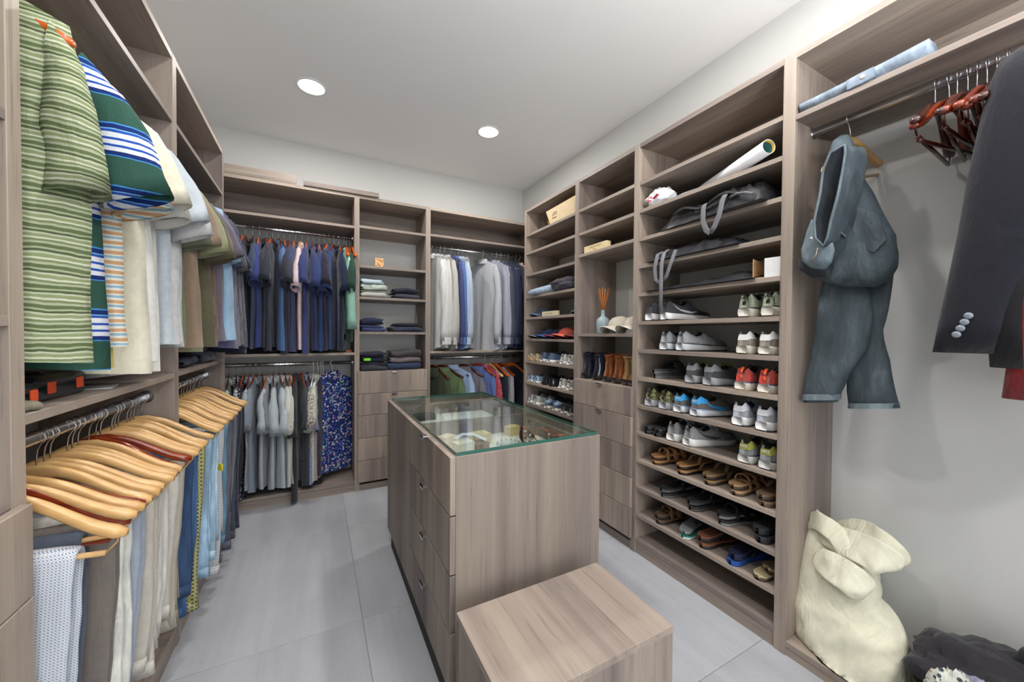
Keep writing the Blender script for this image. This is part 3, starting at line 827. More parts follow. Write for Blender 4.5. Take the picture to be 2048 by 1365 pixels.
BL = [
    ('green leafy print shirt', 'shirt', printed(C(180, 200, 196), (C(96, 140, 120), C(200, 214, 210), C(120, 150, 150)), 50), -.58, .88, 0, 0),
    ('navy and white patterned shirt', 'shirt', check(C(226, 228, 234), C(40, 46, 66), .02, .5), -.535, .92, 0, 0),
    ('black and white diamond print shirt', 'shirt', NAVYP, -.49, .93, 0, 0), ('fine grey checked shirt', 'shirt', check(C(190, 194, 200), C(96, 104, 118), .009), -.45, .88, 0, 0),
    ('blue-grey shirt', 'shirt', fbc(126, 136, 150), -.41, .88, 0, 0), ('mid grey chambray shirt', 'shirt', fbc(118, 124, 132), -.372, .87, .01, 0),
    ('pale grey striped shirt', 'shirt', check(C(188, 194, 200), C(160, 168, 176), .008, .5), -.335, .87, .02, 0), ('silver grey shirt', 'shirt', fbc(176, 184, 190), -.30, .88, .05, 0),
    ('light blue-grey shirt', 'shirt', fbc(182, 192, 200), -.262, .90, .05, 0, 8), ('white linen shirt', 'shirt', fbc(204, 204, 198), -.225, .89, 0, 0, 8),
    ('cream linen shirt', 'shirt', fbc(196, 194, 182), -.19, .86, .06, 0), ('black cotton shirt', 'shirt', fbc(50, 50, 56), -.145, 1.0, .08, 0),
    ('charcoal grey shirt', 'shirt', fbc(66, 68, 76), -.105, .91, .04, 0, 6, ORNG), ('lavender blue shirt', 'shirt', fbc(142, 152, 196), -.065, .90, .04, 0),
    ('beige and black speckled shirt', 'shirt', printed(C(186, 176, 166), (C(50, 46, 48), C(206, 198, 190)), 110), -.02, .88, .02, 0, -4, WHITEP), ('pale green leaf shirt', 'shirt', printed(C(196, 206, 190), (C(150, 172, 148), C(206, 214, 200)), 80), .012, .87, .05, 0, -8, WHITEP),
    ('dusty pink striped shirt', 'shirt', fbc(160, 146, 152), .035, .86, .04, 0, -12, WHITEP), ('dark plum shirt', 'shirt', fbc(56, 50, 60), .052, .84, .05, 0, -16, WHITEP),
    ('navy floral long sleeved shirt', 'longshirt', FLORAL, .118, .87, -.12, 0, -42, WHITEP),
]
place_row(BL, 'lower rail of the left back bay', 'x', 3.445, 1.059, -pi / 2, [RED, DARKW, ORNG, RED], group='patterned shirts on the lower back rail', hgroup='hangers on the lower back rail')
GING = check(C(214, 216, 222), C(122, 126, 140), .007)
RU = [
    ('crisp white dress shirt', 'longshirt', fbc(222, 222, 222), .955, .93, 0, 0, 12), ('soft white dress shirt', 'longshirt', fbc(214, 214, 212), 1.00, .94, 0, 0, 6),
    ('off-white dress shirt', 'longshirt', fbc(208, 206, 202), 1.04, .93, 0, 0, 4), ('cream dress shirt', 'longshirt', fbc(200, 196, 188), 1.08, .93, 0, 0), ('light stone dress shirt', 'longshirt', fbc(192, 190, 184), 1.11, .94, 0, 0),
    ('indigo dress shirt', 'longshirt', fbc(68, 76, 120), 1.15, .95, 0, 0), ('cornflower blue dress shirt', 'longshirt', fbc(82, 112, 172), 1.187, .95, 0, 0), ('pale blue dress shirt', 'longshirt', fbc(170, 188, 214), 1.222, .93, 0, 0),
    ('ice blue dress shirt', 'longshirt', fbc(188, 200, 214), 1.258, .92, 0, 0), ('grey-green dress shirt', 'longshirt', fbc(172, 180, 176), 1.305, .93, 0, 0, -12),
    ('fine grey gingham dress shirt', 'longshirt', GING, 1.475, .95, 0, 0, 16, WHITEP), ('silver lavender dress shirt', 'longshirt', fbc(164, 166, 184), 1.575, .94, 0, 0, 14), ('light violet grey dress shirt', 'longshirt', fbc(156, 156, 172), 1.625, .93, 0, 0, 8),
    ('dark grey dress shirt', 'longshirt', fbc(78, 82, 94), 1.675, .93, 0, 0), ('slate dress shirt', 'longshirt', fbc(66, 72, 92), 1.715, .94, 0, 0), ('dark indigo dress shirt', 'longshirt', fbc(48, 56, 86), 1.76, .95, 0, 0),
    ('navy dress shirt', 'longshirt', fbc(44, 50, 76), 1.81, .93, 0, 0), ('faded navy dress shirt', 'longshirt', fbc(58, 62, 84), 1.85, .92, 0, 0), ('red gingham dress shirt', 'longshirt', check(C(226, 196, 192), C(172, 70, 66), .012), 1.895, .93, 0, 0),
]
place_row(RU, 'upper rail of the right back bay', 'x', 3.445, 2.125, -pi / 2, [WHITEP, STEEL, WHITEP, WHITEP, ORNG], group='long sleeved shirts on the right back rail', hgroup='hangers on the upper right back rail')
PLAIDR = printed(C(184, 66, 78), (C(222, 190, 190), C(140, 60, 90), C(200, 84, 90), C(120, 130, 170)), 40)
RL = [
    ('dark olive jacket', 'jacket', fbc(62, 70, 52), .975, .82, 0, 0, 20, DARKW), ('green hooded jacket', 'hoodie', fbc(98, 120, 82), 1.06, .84, 0, 0, 38, DARKW),
    ('light blue oxford shirt', 'longshirt', fbc(158, 184, 218), 1.17, .84, 0, 0, 30, DARKW), ('grey hooded jacket', 'hoodie', fbc(112, 112, 122), 1.28, .84, 0, 0, 34, DARKW),
    ('blue hooded jacket', 'hoodie', fbc(88, 110, 168), 1.42, .86, 0, 0, 30, RED), ('red flowered shirt', 'longshirt', PLAIDR, 1.50, .84, 0, 0, 16, WHITEP),
    ('navy quilted vest', 'vest', fbc(36, 42, 56), 1.61, .86, 0, 0, 14, ORNG), ('pale grey vest', 'vest', fbc(150, 150, 154), 1.69, .86, 0, 0, 10, RED),
    ('navy wool vest', 'vest', fbc(34, 38, 52), 1.80, .88, 0, 0, 24, ORNG), ('black fleece jacket', 'jacket', fbc(38, 38, 42), 1.91, .86, 0, 0, 16, DARKW),
]
place_row(RL, 'lower rail of the right back bay', 'x', 3.445, 1.082, -pi / 2, [DARKW], group='jackets on the lower right back rail', hgroup='hangers on the lower right back rail')
hanger('pale wooden hanger sticking out between the red flowered shirt and the navy quilted vest', (1.555, 3.445, 1.082), -pi / 2 + .25, PALE, bar=False)
for k, (x, wd) in enumerate(((.225, 'left'), (.262, 'right'))):
    hanger(f'empty orange-brown hanger beside the uprights of the back wall, {wd} one of two', (x, 3.445, 2.115), -pi / 2 + .1 * k, ORNG, bar=False)

# lower left rail: trousers and shorts over wooden hangers
WCHK = check(C(222, 226, 232), C(130, 146, 176), .006)
TL = [ # desc, mat, y, Lf, Lb, name, hw, x0
    ('white and blue checked trousers', WCHK, 1.165, .62, .60, 'trousers', .085, .06), ('slate blue trousers', fbc(84, 92, 108), 1.20, .64, .6, 'trousers', .10, .03),
    ('grey-brown trousers', fbc(116, 108, 102), 1.245, .66, .6, 'trousers', .105, .065), ('white jeans', denim(C(222, 222, 214)), 1.325, .52, .6, 'jeans', .11, .08),
    ('pale blue-grey trousers', fbc(162, 172, 188), 1.385, .62, .5, 'trousers', .115, .08), ('beige trousers', fbc(194, 188, 176), 1.445, .50, .5, 'trousers', .115, .085),
    ('stone chinos', fbc(200, 194, 184), 1.505, .55, .5, 'trousers', .11, .09), ('white denim shorts', denim(C(220, 218, 210)), 1.565, .58, .5, 'shorts', .11, .09),
    ('cream chinos', fbc(206, 200, 190), 1.63, .48, .5, 'trousers', .115, .09), ('pale khaki shorts', fbc(184, 176, 160), 1.69, .56, .5, 'shorts', .12, .08),
    ('tan cord trousers', fbc(150, 136, 112), 1.75, .56, .5, 'trousers', .11, .08), ('dark denim jeans', denim(C(58, 84, 122)), 1.81, .52, .5, 'jeans', .115, .09),
    ('washed denim jeans', denim(C(70, 104, 150)), 1.87, .62, .5, 'jeans', .115, .09), ('yellow-green gingham trousers', check(C(190, 186, 130), C(84, 84, 54), .016), 1.935, .66, .5, 'trousers', .115, .095),
    ('light wash jeans', denim(C(150, 184, 212)), 2.10, .60, .5, 'jeans', .12, .09), ('pale blue torn jeans', denim(C(170, 200, 222)), 2.175, .56, .5, 'jeans', .12, .10),
    ('grey and white checked shorts', check(C(214, 214, 214), C(160, 164, 172), .014), 2.25, .68, .5, 'shorts', .12, .10), ('teal-blue denim jeans', denim(C(96, 132, 158)), 2.33, .58, .5, 'jeans', .12, .10),
    ('grey moleskin trousers', fbc(96, 98, 106), 2.41, .70, .5, 'trousers', .125, .10), ('graphite jeans', denim(C(86, 90, 102)), 2.49, .68, .5, 'jeans', .12, .10),
    ('smoke grey trousers', fbc(104, 106, 114), 2.57, .70, .5, 'trousers', .12, .10), ('dark slate trousers', fbc(70, 74, 86), 2.65, .70, .5, 'trousers', .12, .10),
    ('navy chinos', fbc(48, 54, 72), 2.74, .70, .5, 'trousers', .12, .10), ('black jeans', denim(C(44, 44, 50)), 2.82, .70, .5, 'jeans', .12, .10),
]
prev = None
for i, (desc, mat, y, Lf, Lb, nm, hw, x0) in enumerate(TL):
    yaw = radians(JR.uniform(-9, 9)); loc = (-.60 + JR.uniform(-.004, .004), y, 1.047); rot = (0, 0, yaw)
    if i == 0: loc = (-.585, 1.145, 1.047); rot = (0, radians(3), radians(-3))
    trousers(nm, f"{desc} folded over a hanger on the lower left rail" + '', nm, loc, 0, mat, 31 + i * 5, Lf, Lb, x0 - (.02 if i > 2 else 0), hw, .010, group='trousers on the lower left rail', rot=rot)
    hanger(f"{'pale' if i not in (2, 8) else 'red-brown'} wooden hanger carrying the {desc}", loc, 0, PALE if i not in (2, 8) else RED, 'wood', 'pale wooden hangers on the lower left rail', rot=rot)
    prev = desc
# extra empty pale hangers crowding the same rails
words = ['frontmost', 'second', 'third', 'fourth', 'fifth', 'sixth']
for k, y in enumerate((1.245, 1.355, 1.475, 1.60, 1.72, 1.84)):
    hanger(f"empty wooden hanger, {words[k]} empty one from the front on the near lower left rail", (-.60, y, 1.047), radians(JR.uniform(-16, 10)), PALE if k != 3 else RED, group='pale wooden hangers on the lower left rail')
for k, y in enumerate((2.14, 2.29, 2.45, 2.61)):
    hanger(f"empty wooden hanger, {words[k]} empty one from the front on the far lower left rail", (-.60, y, 1.047), radians(JR.uniform(-16, 6)), PALE, group='pale wooden hangers on the lower left rail')
hanger('red-brown hanger lying behind the frontmost pale hanger, lower left rail', (-.60, 1.195, 1.047), radians(3), RED, rot=(0, radians(4), radians(5)))

# right hanging bay: nine red-brown hangers, jeans, blazer, red knitwear
for k, (y, yaw, rot2) in enumerate(((.448, 3, 0), (.418, -7, 3), (.400, 6, 0), (.378, -2, 0), (.360, 7, 2), (.340, -3, 0), (.322, 4, 0), (.300, -6, 0), (.27, 2, 0))):
    w9 = ('leftmost', 'second', 'third', 'fourth', 'fifth', 'sixth', 'seventh', 'eighth', 'ninth')[k]
    hanger(f"glossy red-brown hanger on the right chrome rod, {w9} of the dark row", (1.82, y, 2.146), pi, RED if k % 3 else DARKW, group='red-brown hangers on the right rod', rot=(0, radians(rot2), pi + radians(yaw)), barmat=DARKW)
BLK = fab(C(34, 34, 43), .95, .25, 12)
bz = garment('blazer', 'dark navy wool blazer hanging at the right edge of the photo', 'blazer', (1.80, .150, 2.146), pi, BLK, 77, 'blazer', 1.0, ws=.185, t=.045, detail=2)
for o in [o for o in bz.children if o.name.startswith('sleeve')]: bpy.data.objects.remove(o)
def blazer_sleeve(rows, seed):
    b = MB(); rings = []
    for z, x, yl, yr, dx in rows: rings.append((Vector((x, (yl + yr) / 2, z)) - bz.location, Vector((0, (yl - yr) / 2, 0)), Vector((dx, 0, 0))))
    for q in rings: q[0].x *= -1; q[0].y *= -1
    c_, A_, B_ = rings[-1]
    rings += [(c_ + Vector((0, 0, .006)), A_ * .93, B_ * .9), (c_ + Vector((0, 0, .05)), A_ * .88, B_ * .8)]
    b.tube(rings, 26, 2.2, False)
    for i, (x, y, z) in enumerate(b.v): b.v[i] = (x + .008 * nz(x * 9, y * 9, z * 7 + seed), y + .006 * nz(x * 9, y * 9 + 4, z * 7), z)
    return b.build('sleeve', BLK, bz, True)
s1 = blazer_sleeve([(2.085, 1.70, .270, .20, .03), (2.06, 1.68, .292, .17, .05), (2.00, 1.655, .305, .15, .062), (1.90, 1.635, .318, .145, .065), (1.75, 1.62, .333, .155, .062), (1.60, 1.61, .345, .180, .058), (1.45, 1.605, .362, .215, .052), (1.345, 1.60, .376, .245, .046), (1.262, 1.60, .384, .262, .042)], 5)
blazer_sleeve([(2.07, 1.88, .20, .10, .03), (1.9, 1.93, .22, .09, .05), (1.6, 1.95, .22, .10, .05), (1.3, 1.95, .24, .13, .04)], 6)
BTN = plain(C(120, 128, 140), .2, name='horn_button', spec=.7)
for k in range(4):
    p = at(1937 - 8 * k, 632 + 12.5 * k, X=1.553) - bz.location
    o = MB().lathe([(.0005, .005), (.007, .0055), (.009, .003), (.009, 0)], 14).build('button', BTN, s1, True); o.location = (-p.x, -p.y, p.z); o.rotation_euler = (0, radians(90), 0)
REDK = fab(C(150, 40, 44), .9, .5, 14)
garment('sweater', 'dark red sweater behind the navy blazer at the right edge', 'sweater', (1.84, .215, 2.146), pi, REDK, 81, 'longtee', 1.0, ws=.20, t=.045, sl=.10)
garment('jacket', 'black jacket sleeve showing below the navy blazer cuff', 'jacket', (1.83, .265, 2.146), pi + radians(4), fab(C(26, 26, 30)), 83, 'jacket', .90, ws=.16, t=.03, sl=.02)

# ================================================================== SHOES
ST_SNK = [ # s, half width, sole top, top, rim half width fraction, open?
    (0.00, .020, .036, .088, .80, 1), (.02, .028, .036, .102, .72, 1), (.07, .033, .035, .099, .68, 1), (.14, .0345, .034, .088, .70, 1), (.24, .034, .032, .076, .74, 1),
    (.34, .035, .030, .080, .70, 1), (.41, .037, .028, .092, .60, 0), (.50, .040, .027, .082, .52, 0), (.60, .045, .025, .068, .50, 0), (.70, .048, .024, .056, .55, 0),
    (.80, .0475, .023, .049, .62, 0), (.89, .041, .022, .046, .66, 0), (.955, .030, .023, .040, .7, 0), (1.0, .012, .027, .032, .8, 0)]
def variant(kind):
    if kind == 'sneaker': return ST_SNK
    out = []
    for s, w, zs, zt, rf, op in ST_SNK:
        if kind == 'runner': out.append((s, w * 1.03, zs * 1.12, zt * 1.04, rf, op))
        elif kind == 'flat': out.append((s, w * .97, .024, .024 + (zt - zs) * .92, rf, op))   # plimsoll
        elif kind == 'loafer':
            z = (.060 if s < .2 else .050 if s < .42 else .054 if s < .6 else .046 if s < .8 else .036)
            out.append((s, w * .93, .018, z + (.006 if s < .08 else 0), rf, 1 if s < .5 else 0))
        elif kind == 'dress':
            z = (.070 if s < .1 else .060 if s < .3 else .066 if s < .5 else .050 if s < .75 else .038)
            out.append((s, w * .93, .022 if s < .3 else .014, z, rf, 1 if s < .4 else 0))
        elif kind == 'boot':
            z = .185 if s < .1 else .192 if s < .3 else .178 if s < .38 else .132 if s < .46 else .098 if s < .56 else .076 if s < .68 else .062 if s < .78 else .054 if s < .92 else .044
            out.append((s, w * (.98 if s > .4 else .96), .034 if s < .3 else .016, z, .80 if s < .4 else rf, 1 if s < .38 else 0))
    return out
def shoe(label, loc, rz, kind, upper, sole, outsole=None, heel=None, stripe=None, lace=None, lining=None, L=.285, group=None, side=1, pull=None, mid=None, name=None, tongue=None, toe=None, swoosh=True, word=None, sscale=1):
    nm = name or {'sneaker': 'sneaker', 'runner': 'running_shoe', 'flat': 'canvas_shoe', 'loafer': 'loafer', 'dress': 'dress_shoe', 'boot': 'ankle_boot'}[kind]
    g = thing(nm, label, 'boot' if kind == 'boot' else 'shoe', loc, rz, group)
    stt = variant(kind); n = len(stt)
    bend = lambda s: side * .010 * sin(pi * min(1, s * 1.05)) * (1 if s > .35 else s / .35)
    def wallpt(s, h, sd, off=0.0):
        """surface point: s along, h 0..1 up the side wall"""
        f = s * (n - 1); k = 0
        while k < n - 2 and stt[k + 1][0] < s: k += 1
        a, c = stt[k], stt[k + 1]; t = (s - a[0]) / max(1e-6, c[0] - a[0]); t = min(1, max(0, t))
        w, zs, zt, rf = (a[i] * (1 - t) + c[i] * t for i in (1, 2, 3, 4))
        hh = h
        prof = [(0, 1.0), (.35, 1.035), (.7, .93), (1.0, rf)] if not (kind == 'boot' and s < .42) else [(0, 1.0), (.25, .98), (.5, .66), (1.0, .74)]
        for q in range(3):
            if hh <= prof[q + 1][0] or q == 2:
                t2 = (hh - prof[q][0]) / (prof[q + 1][0] - prof[q][0]); ww = prof[q][1] * (1 - t2) + prof[q + 1][1] * t2; break
        bx = (.016 * sin(pi * min(1, h * 1.1)) * (1 - s / .2) if s < .2 else 0) if kind == 'boot' else 0
        return Vector((bx + s * L - (.008 if s < .01 else 0) + (.006 * h if s < .05 else 0), sd * (w * ww + off) + bend(s), zs + (zt - zs) * h + off * .3))
    # upper
    b = MB(); hs = (0, .35, .7, 1.0)
    def ring(k):
        s, w, zs, zt, rf, op = stt[k]; pts = [wallpt(s, h, -1) for h in hs]
        x = pts[-1].x; r = w * rf; bd = bend(s)
        if op:
            zi = zs + .006; d = .012 if 0 < k else .0
            xi = max(x, .012)
            inner = [(-r * .86, zt - .006), (-r * .80, zi + .01), (0, zi), (r * .80, zi + .01), (r * .86, zt - .006)]
            if k == 0: inner = [(-r * .6, zt - .001), (-r * .3, zt), (0, zt + .001), (r * .3, zt), (r * .6, zt - .001)]
            pts += [Vector((x + (.010 if k in (1,) else 0), yy + bd, zz)) for yy, zz in inner]
        else:
            pts += [Vector((x, yy * r + bd, zt + zz)) for yy, zz in ((-.8, .003), (-.4, .006), (0, .007), (.4, .006), (.8, .003))]
        pts += [wallpt(s, h, 1) for h in hs[::-1]]
        return pts
    R_ = [ring(k) for k in range(n)]; m_ = len(R_[0]); cols = []
    b.grid(lambda i, j: R_[j][i], m_, n)
    for k, base in ((0, 0), (n - 1, (n - 1) * m_)):
        for j in range(m_ // 2): b.f.append((base + j, base + j + 1, base + m_ - 2 - j, base + m_ - 1 - j))
    lin_ = lining or plain(C(40, 40, 44), .9, name='shoe_lining')
    fm = []
    for fi, f in enumerate(b.f):
        if fi < (m_ - 1) * (n - 1):
            i = fi % (m_ - 1); j = fi // (m_ - 1)
            inn = 4 <= i <= 7 and 0 < j < n - 1 and stt[j][5] and (stt[j + 1][5] or j + 1 < n and stt[j][5])
            tt_ = toe is not None and stt[j][0] >= .60 and (stt[j][0] >= .78 or i in (0, 1, m_ - 2, m_ - 3))
            tg = tongue is not None and 4 <= i <= 7 and .34 <= stt[j][0] < .6
            fm.append(1 if inn else 2 if tt_ else 3 if tg else 0)
        else: fm.append(0)
    up = mk('upper', b.v, b.f, None, g, True, mats=[upper, lin_, toe or upper, tongue or upper], fm=fm)
    # sole
    sb = MB(); ox = .004
    def sring(k):
        s, w, zs, zt, rf, op = stt[k]; x = s * L + (-.013 if k == 0 else .004 if k == n - 1 else 0); bd = bend(s); e = .004 if kind != 'loafer' else .002
        zb = 0 if not (kind in ('dress', 'boot') and .3 < s < .55) else .010
        z0 = zb + (.006 if k == 0 else .010 if k == n - 1 else .004 if k == n - 2 else 0)
        return [(x, -w * .96 + bd, z0), (x, -w - e + bd, z0 + (zs - z0) * .25), (x, -w - e * .9 + bd, zs * .8), (x, -w + .001 + bd, zs + .003), (x, w - .001 + bd, zs + .003), (x, w + e * .9 + bd, zs * .8), (x, w + e + bd, z0 + (zs - z0) * .25), (x, w * .96 + bd, z0)]
    SR = [sring(k) for k in range(n)]
    sb.grid(lambda i, j: SR[j][i], 8, n, True)
    for base in (0, (n - 1) * 8):
        for j in range(3): sb.f.append((base + j, base + j + 1, base + 6 - j, base + 7 - j))
    sb.build('sole', sole, g, True)
    if outsole:
        ob = MB(); SO = []
        for k in range(n):
            s, w, zs, zt, rf, op = stt[k]; x = s * L + (-.010 if k == 0 else .003 if k == n - 1 else 0); bd = bend(s); z0 = .0; e = .0052
            zt_ = .006 + (.003 if k in (0, n - 1) else 0)
            SO.append([(x, -w * .97 + bd, z0), (x, -w - e + bd, z0 + .002), (x, -w - e + bd, zt_), (x, w + e + bd, zt_), (x, w + e + bd, z0 + .002), (x, w * .97 + bd, z0)])
        ob.grid(lambda i, j: SO[j][i], 6, n, True)
        for base in (0, (n - 1) * 6):
            for j in range(2): ob.f.append((base + j, base + j + 1, base + 4 - j, base + 5 - j))
        ob.build('outsole', outsole, g)
    if mid:
        mb_ = MB(); K = 16
        for sd in (1, -1):
            mb_.grid(lambda i, j: wallpt(.0 + .9 * i / (K - 1), -.02 + .10 * j, sd, .0028), K, 2)
        mb_.grid(lambda i, j: wallpt(0, -.02 + .10 * j, 1 - 2 * i / 3, .003) + Vector((-.003, 0, 0)), 4, 2)
        mb_.build('midsole_band', mid, g)
    if heel:
        hb = MB()
        ss = (0, .02, .07, .12, .17); 
        for sd in (1, -1): hb.grid(lambda i, j: wallpt(ss[i], (.52 if i < 3 else .62 + .06 * (i - 3)) + ((1.03 - (.52 if i < 3 else .62 + .06 * (i - 3))) * j / 3), sd, .0016) + Vector((-.0015 if i == 0 else 0, 0, 0)), 5, 4)
        hb.grid(lambda i, j: wallpt(0, .52 + .51 * j / 3, 1 - 2 * i / 4, .0016 if i in (0, 4) else 0) * 1.0 + Vector((-.0016, 0, 0)), 5, 4)
        hb.build('heel_panel', heel, g, True)
        if word:
            o = text('heel_lettering', word, plain(C(225, 225, 225), .5, name='print_white'), g, (-.0075, 0, .078), (radians(90), 0, radians(-90)), .016)
    if stripe:
        for sd in ((1, -1)):
            q = MB(); N = 18; pts_t = []
            # swoosh: thin tail by the heel, dips, then flicks up towards the laces
            for i in range(N):
                t = i / (N - 1)
                if swoosh:
                    s = .10 + .46 * t; c = .80 - .62 * sin(pi * .5 * min(1, t * 1.15)) if t < .8 else .19 + (t - .8) * 1.1
                    lo = c - .02 - .11 * sin(pi * t) * sscale; hi_ = c + .02 + .12 * sin(pi * t * .98) * sscale
                else: s = .30 + .22 * t; c = .2 + .6 * t; lo = c - .10; hi_ = c + .10
                pts_t.append((s, max(.02, lo), min(.96, hi_)))
            q.grid(lambda i, j: wallpt(pts_t[i][0], pts_t[i][1] + (pts_t[i][2] - pts_t[i][1]) * j / 2, sd, .0018), N, 3)
            q.build('side_stripe', stripe, g, True)
    if lace and kind != 'loafer':
        lb = MB(); s0, s1 = (.40, .62) if kind != 'boot' else (.46, .62)
        for k in range(5):
            s = s0 + (s1 - s0) * k / 4; p, q = wallpt(s, 1, -1), wallpt(s, 1, 1); c = (p + q) / 2 + Vector((0, 0, .012))
            lb.path([p * .9 + q * .1, c - Vector((0, 0, .001)), q * .9 + p * .1], .0022, 5)
            if k < 4:
                q2 = wallpt(s + (s1 - s0) / 4, 1, 1); lb.path([p * .8 + q * .2 + Vector((0, 0, .006)), (p + q2) / 2 + Vector((0, 0, .013)), q2 * .85 + p * .15 + Vector((0, 0, .004))], .002, 5)
        top = wallpt(s0, 1, 1); c0 = Vector((top.x, bend(s0), top.z + .012))
        for sd in (1, -1):
            lb.path([c0, c0 + Vector((-.008, sd * .014, .008)), c0 + Vector((.002, sd * .026, .0)), c0 + Vector((.010, sd * .014, .002)), c0], .0015, 5)
            lb.path([c0, c0 + Vector((.012, sd * .03, .0)), c0 + Vector((.02, sd * .044, -.022))], .0019, 5)
        lb.build('laces', lace, g, True)
    if pull:
        p = wallpt(0, .35, 0); t_ = wallpt(.01, 1, 0)
        MB().path([(p.x - .003, 0, p.z), (t_.x - .010, 0, (p.z + t_.z) / 2), (t_.x - .010, 0, t_.z - .004), (t_.x + .001, 0, t_.z + .010), (t_.x + .010, 0, t_.z - .004)], [(.002, .007)] * 5, 8).build('pull_tab', pull, g, True)
    if kind == 'boot':
        a = wallpt(.13, .86, 1, .001); z = a.z
        bb = MB(); lv = [wallpt(s, .93, 1, .002) for s in (0, .05, .12, .2, .3, .35)] + [wallpt(s, .93, -1, .002) for s in (.35, .3, .2, .12, .05, 0)]
        bb.path(lv + [lv[0]], .0035, 6); bb.build('shaft_band', upper, g, True)
    return g

def outline(s):
    """half width and centre shift of a footbed, s 0 heel .. 1 toe"""
    P = [(0, .006), (.03, .022), (.10, .031), (.22, .033), (.40, .031), (.55, .037), (.70, .044), (.82, .044), (.92, .034), (.97, .022), (1, .006)]
    for a, c in zip(P[:-1], P[1:]):
        if s <= c[0]: t = (s - a[0]) / (c[0] - a[0]); return a[1] * (1 - t) + c[1] * t
    return .006
def sandal(label, loc, rz, style, bed, base, strap, L=.275, side=1, group=None, th=.022, rot=None, scale=1):
    g = thing({'thong': 'flip_flop', 'slide': 'slide_sandal', 'strap': 'strap_sandal'}[style], label, 'sandal', loc, rz, group, rot)
    ss = [0, .015, .05, .10, .18, .28, .40, .52, .62, .72, .82, .90, .95, .985, 1.0]
    bend = lambda s: side * .008 * sin(pi * s)
    def slab(z0, z1, k, name, mat, rim=0):
        b = MB(); R_ = []
        for s in ss:
            w = outline(s) * k; x = s * L; bd = bend(s); rise = .004 * max(0, (s - .8) * 5)
            R_.append([(x, -w + bd, z0 + rise), (x, -w * 1.03 - .001 + bd, (z0 + z1) / 2 + rise), (x, -w + bd, z1 + rise), (x, -w * .8 + bd, z1 + rise - rim), (x, w * .8 + bd, z1 + rise - rim), (x, w + bd, z1 + rise), (x, w * 1.03 + .001 + bd, (z0 + z1) / 2 + rise), (x, w + bd, z0 + rise)])
        b.grid(lambda i, j: R_[j][i], 8, len(ss), True); b.build(name, mat, g, False)
    slab(0, th * .55, 1.0, 'sole', base); slab(th * .56, th, .985, 'footbed', bed, .0015)
    if style == 'thong':
        b = MB(); zt = th; tip = Vector((.80 * L, side * -.006 + bend(.8), zt + .002))
        knot = tip + Vector((-.012, 0, .016))
        for sd in (1, -1):
            w = outline(.42); e = Vector((.42 * L, sd * w * .93 + bend(.42), zt + .001))
            b.path([knot, knot * .62 + e * .38 + Vector((0, 0, .016)), knot * .25 + e * .75 + Vector((0, sd * .002, .018)), e + Vector((0, 0, 0))], [(.0035, .006), (.003, .009), (.003, .010), (.003, .007)], 8)
        b.path([knot + Vector((0, 0, .003)), tip], .004, 6); b.build('strap', strap, g, True)
    else:
        b = MB()
        for c, hw_ in (((.62, .036),) if style == 'slide' else ((.70, .020), (.50, .017), (.30, .010))):
            w = outline(c) * 1.02; rings = []
            for k in range(11):
                a = pi * k / 10; hgt = .045 if style == 'slide' else (.030 if c > .4 else .038)
                y = cos(a) * w + bend(c); z = th * .8 + sin(a) ** .7 * hgt
                rings.append((Vector((c * L, y, z)), Vector((hw_, 0, 0)), Vector((0, cos(a) * .0028, sin(a) * .0028 + .0006))))
            b.tube(rings, 8, 3)
        b.build('strap', strap, g, True)
    return g

def P_(r, g, b, rough=.7): return plain(C(r, g, b), rough, name='shoe_material')
WHT = P_(222, 222, 222); OFFW = P_(206, 200, 188); GRY = P_(128, 130, 134); DK = P_(52, 54, 60); BLKR = P_(30, 30, 32, .5); LGR = P_(170, 173, 178)
KN = lambda r, g, b: fab(C(r, g, b), .9, .15, 40, .12)
def pair(where, desc, z, ys, X=1.715, yaw=(0, 0), fn=shoe, dx=(0, 0), **kw):
    for k, y in enumerate(ys):
        w = ('left', 'right')[k]
        fn(f"{w} one of the {desc}, {where}", (X + dx[k], y, z + .0005), radians(yaw[k]), side=(1, -1)[k], group=None, **kw)
Zs = dict(a=1.389, b=1.223, c=1.058, d=.893, e=.730, f=.568, g=.403, h=.240)
# tall shoe bay
pair('on top sneaker shelf', 'dark grey running shoes with white curved stripe', Zs['a'], (1.535, 1.43), yaw=(0, -14), kind='runner', upper=KN(70, 72, 80), sole=WHT, outsole=BLKR, stripe=P_(215, 215, 218), lace=BLKR, tongue=BLKR, toe=KN(46, 48, 54), sscale=.75)
pair('right of top sneaker shelf', 'pale green knit sneakers with black tab', Zs['a'], (.995, .895), kind='runner', upper=printed(C(166, 176, 150), (C(140, 156, 128), C(190, 196, 176), C(120, 130, 110)), 220), sole=OFFW, mid=P_(60, 62, 66), pull=BLKR, lace=BLKR, tongue=BLKR)
pair('on second sneaker shelf', 'light grey running shoes with dark collars', Zs['b'], (1.43, 1.325), yaw=(0, -12), kind='runner', upper=KN(160, 162, 168), sole=P_(196, 198, 202), mid=P_(70, 72, 80), outsole=BLKR, lace=P_(110, 112, 118), tongue=P_(70, 72, 80), toe=KN(112, 113, 116), word=None)
pair('right of second sneaker shelf', 'taupe suede sneakers with white heel tops', Zs['b'], (1.000, .905), kind='sneaker', upper=KN(150, 138, 126), sole=OFFW, heel=WHT, lace=OFFW, tongue=P_(80, 84, 88))
sandal('lower grey slide sandal of the stacked pair, left of third sneaker shelf', (1.72, 1.50, Zs['c'] + .0005), radians(-8), 'slide', P_(84, 84, 86), P_(108, 108, 108), P_(60, 60, 62), th=.026)
sandal('upper grey slide sandal of the stacked pair, left of third sneaker shelf', (1.715, 1.505, Zs['c'] + .028), radians(-4), 'slide', P_(74, 74, 76), P_(104, 104, 104), P_(58, 58, 60), th=.026)
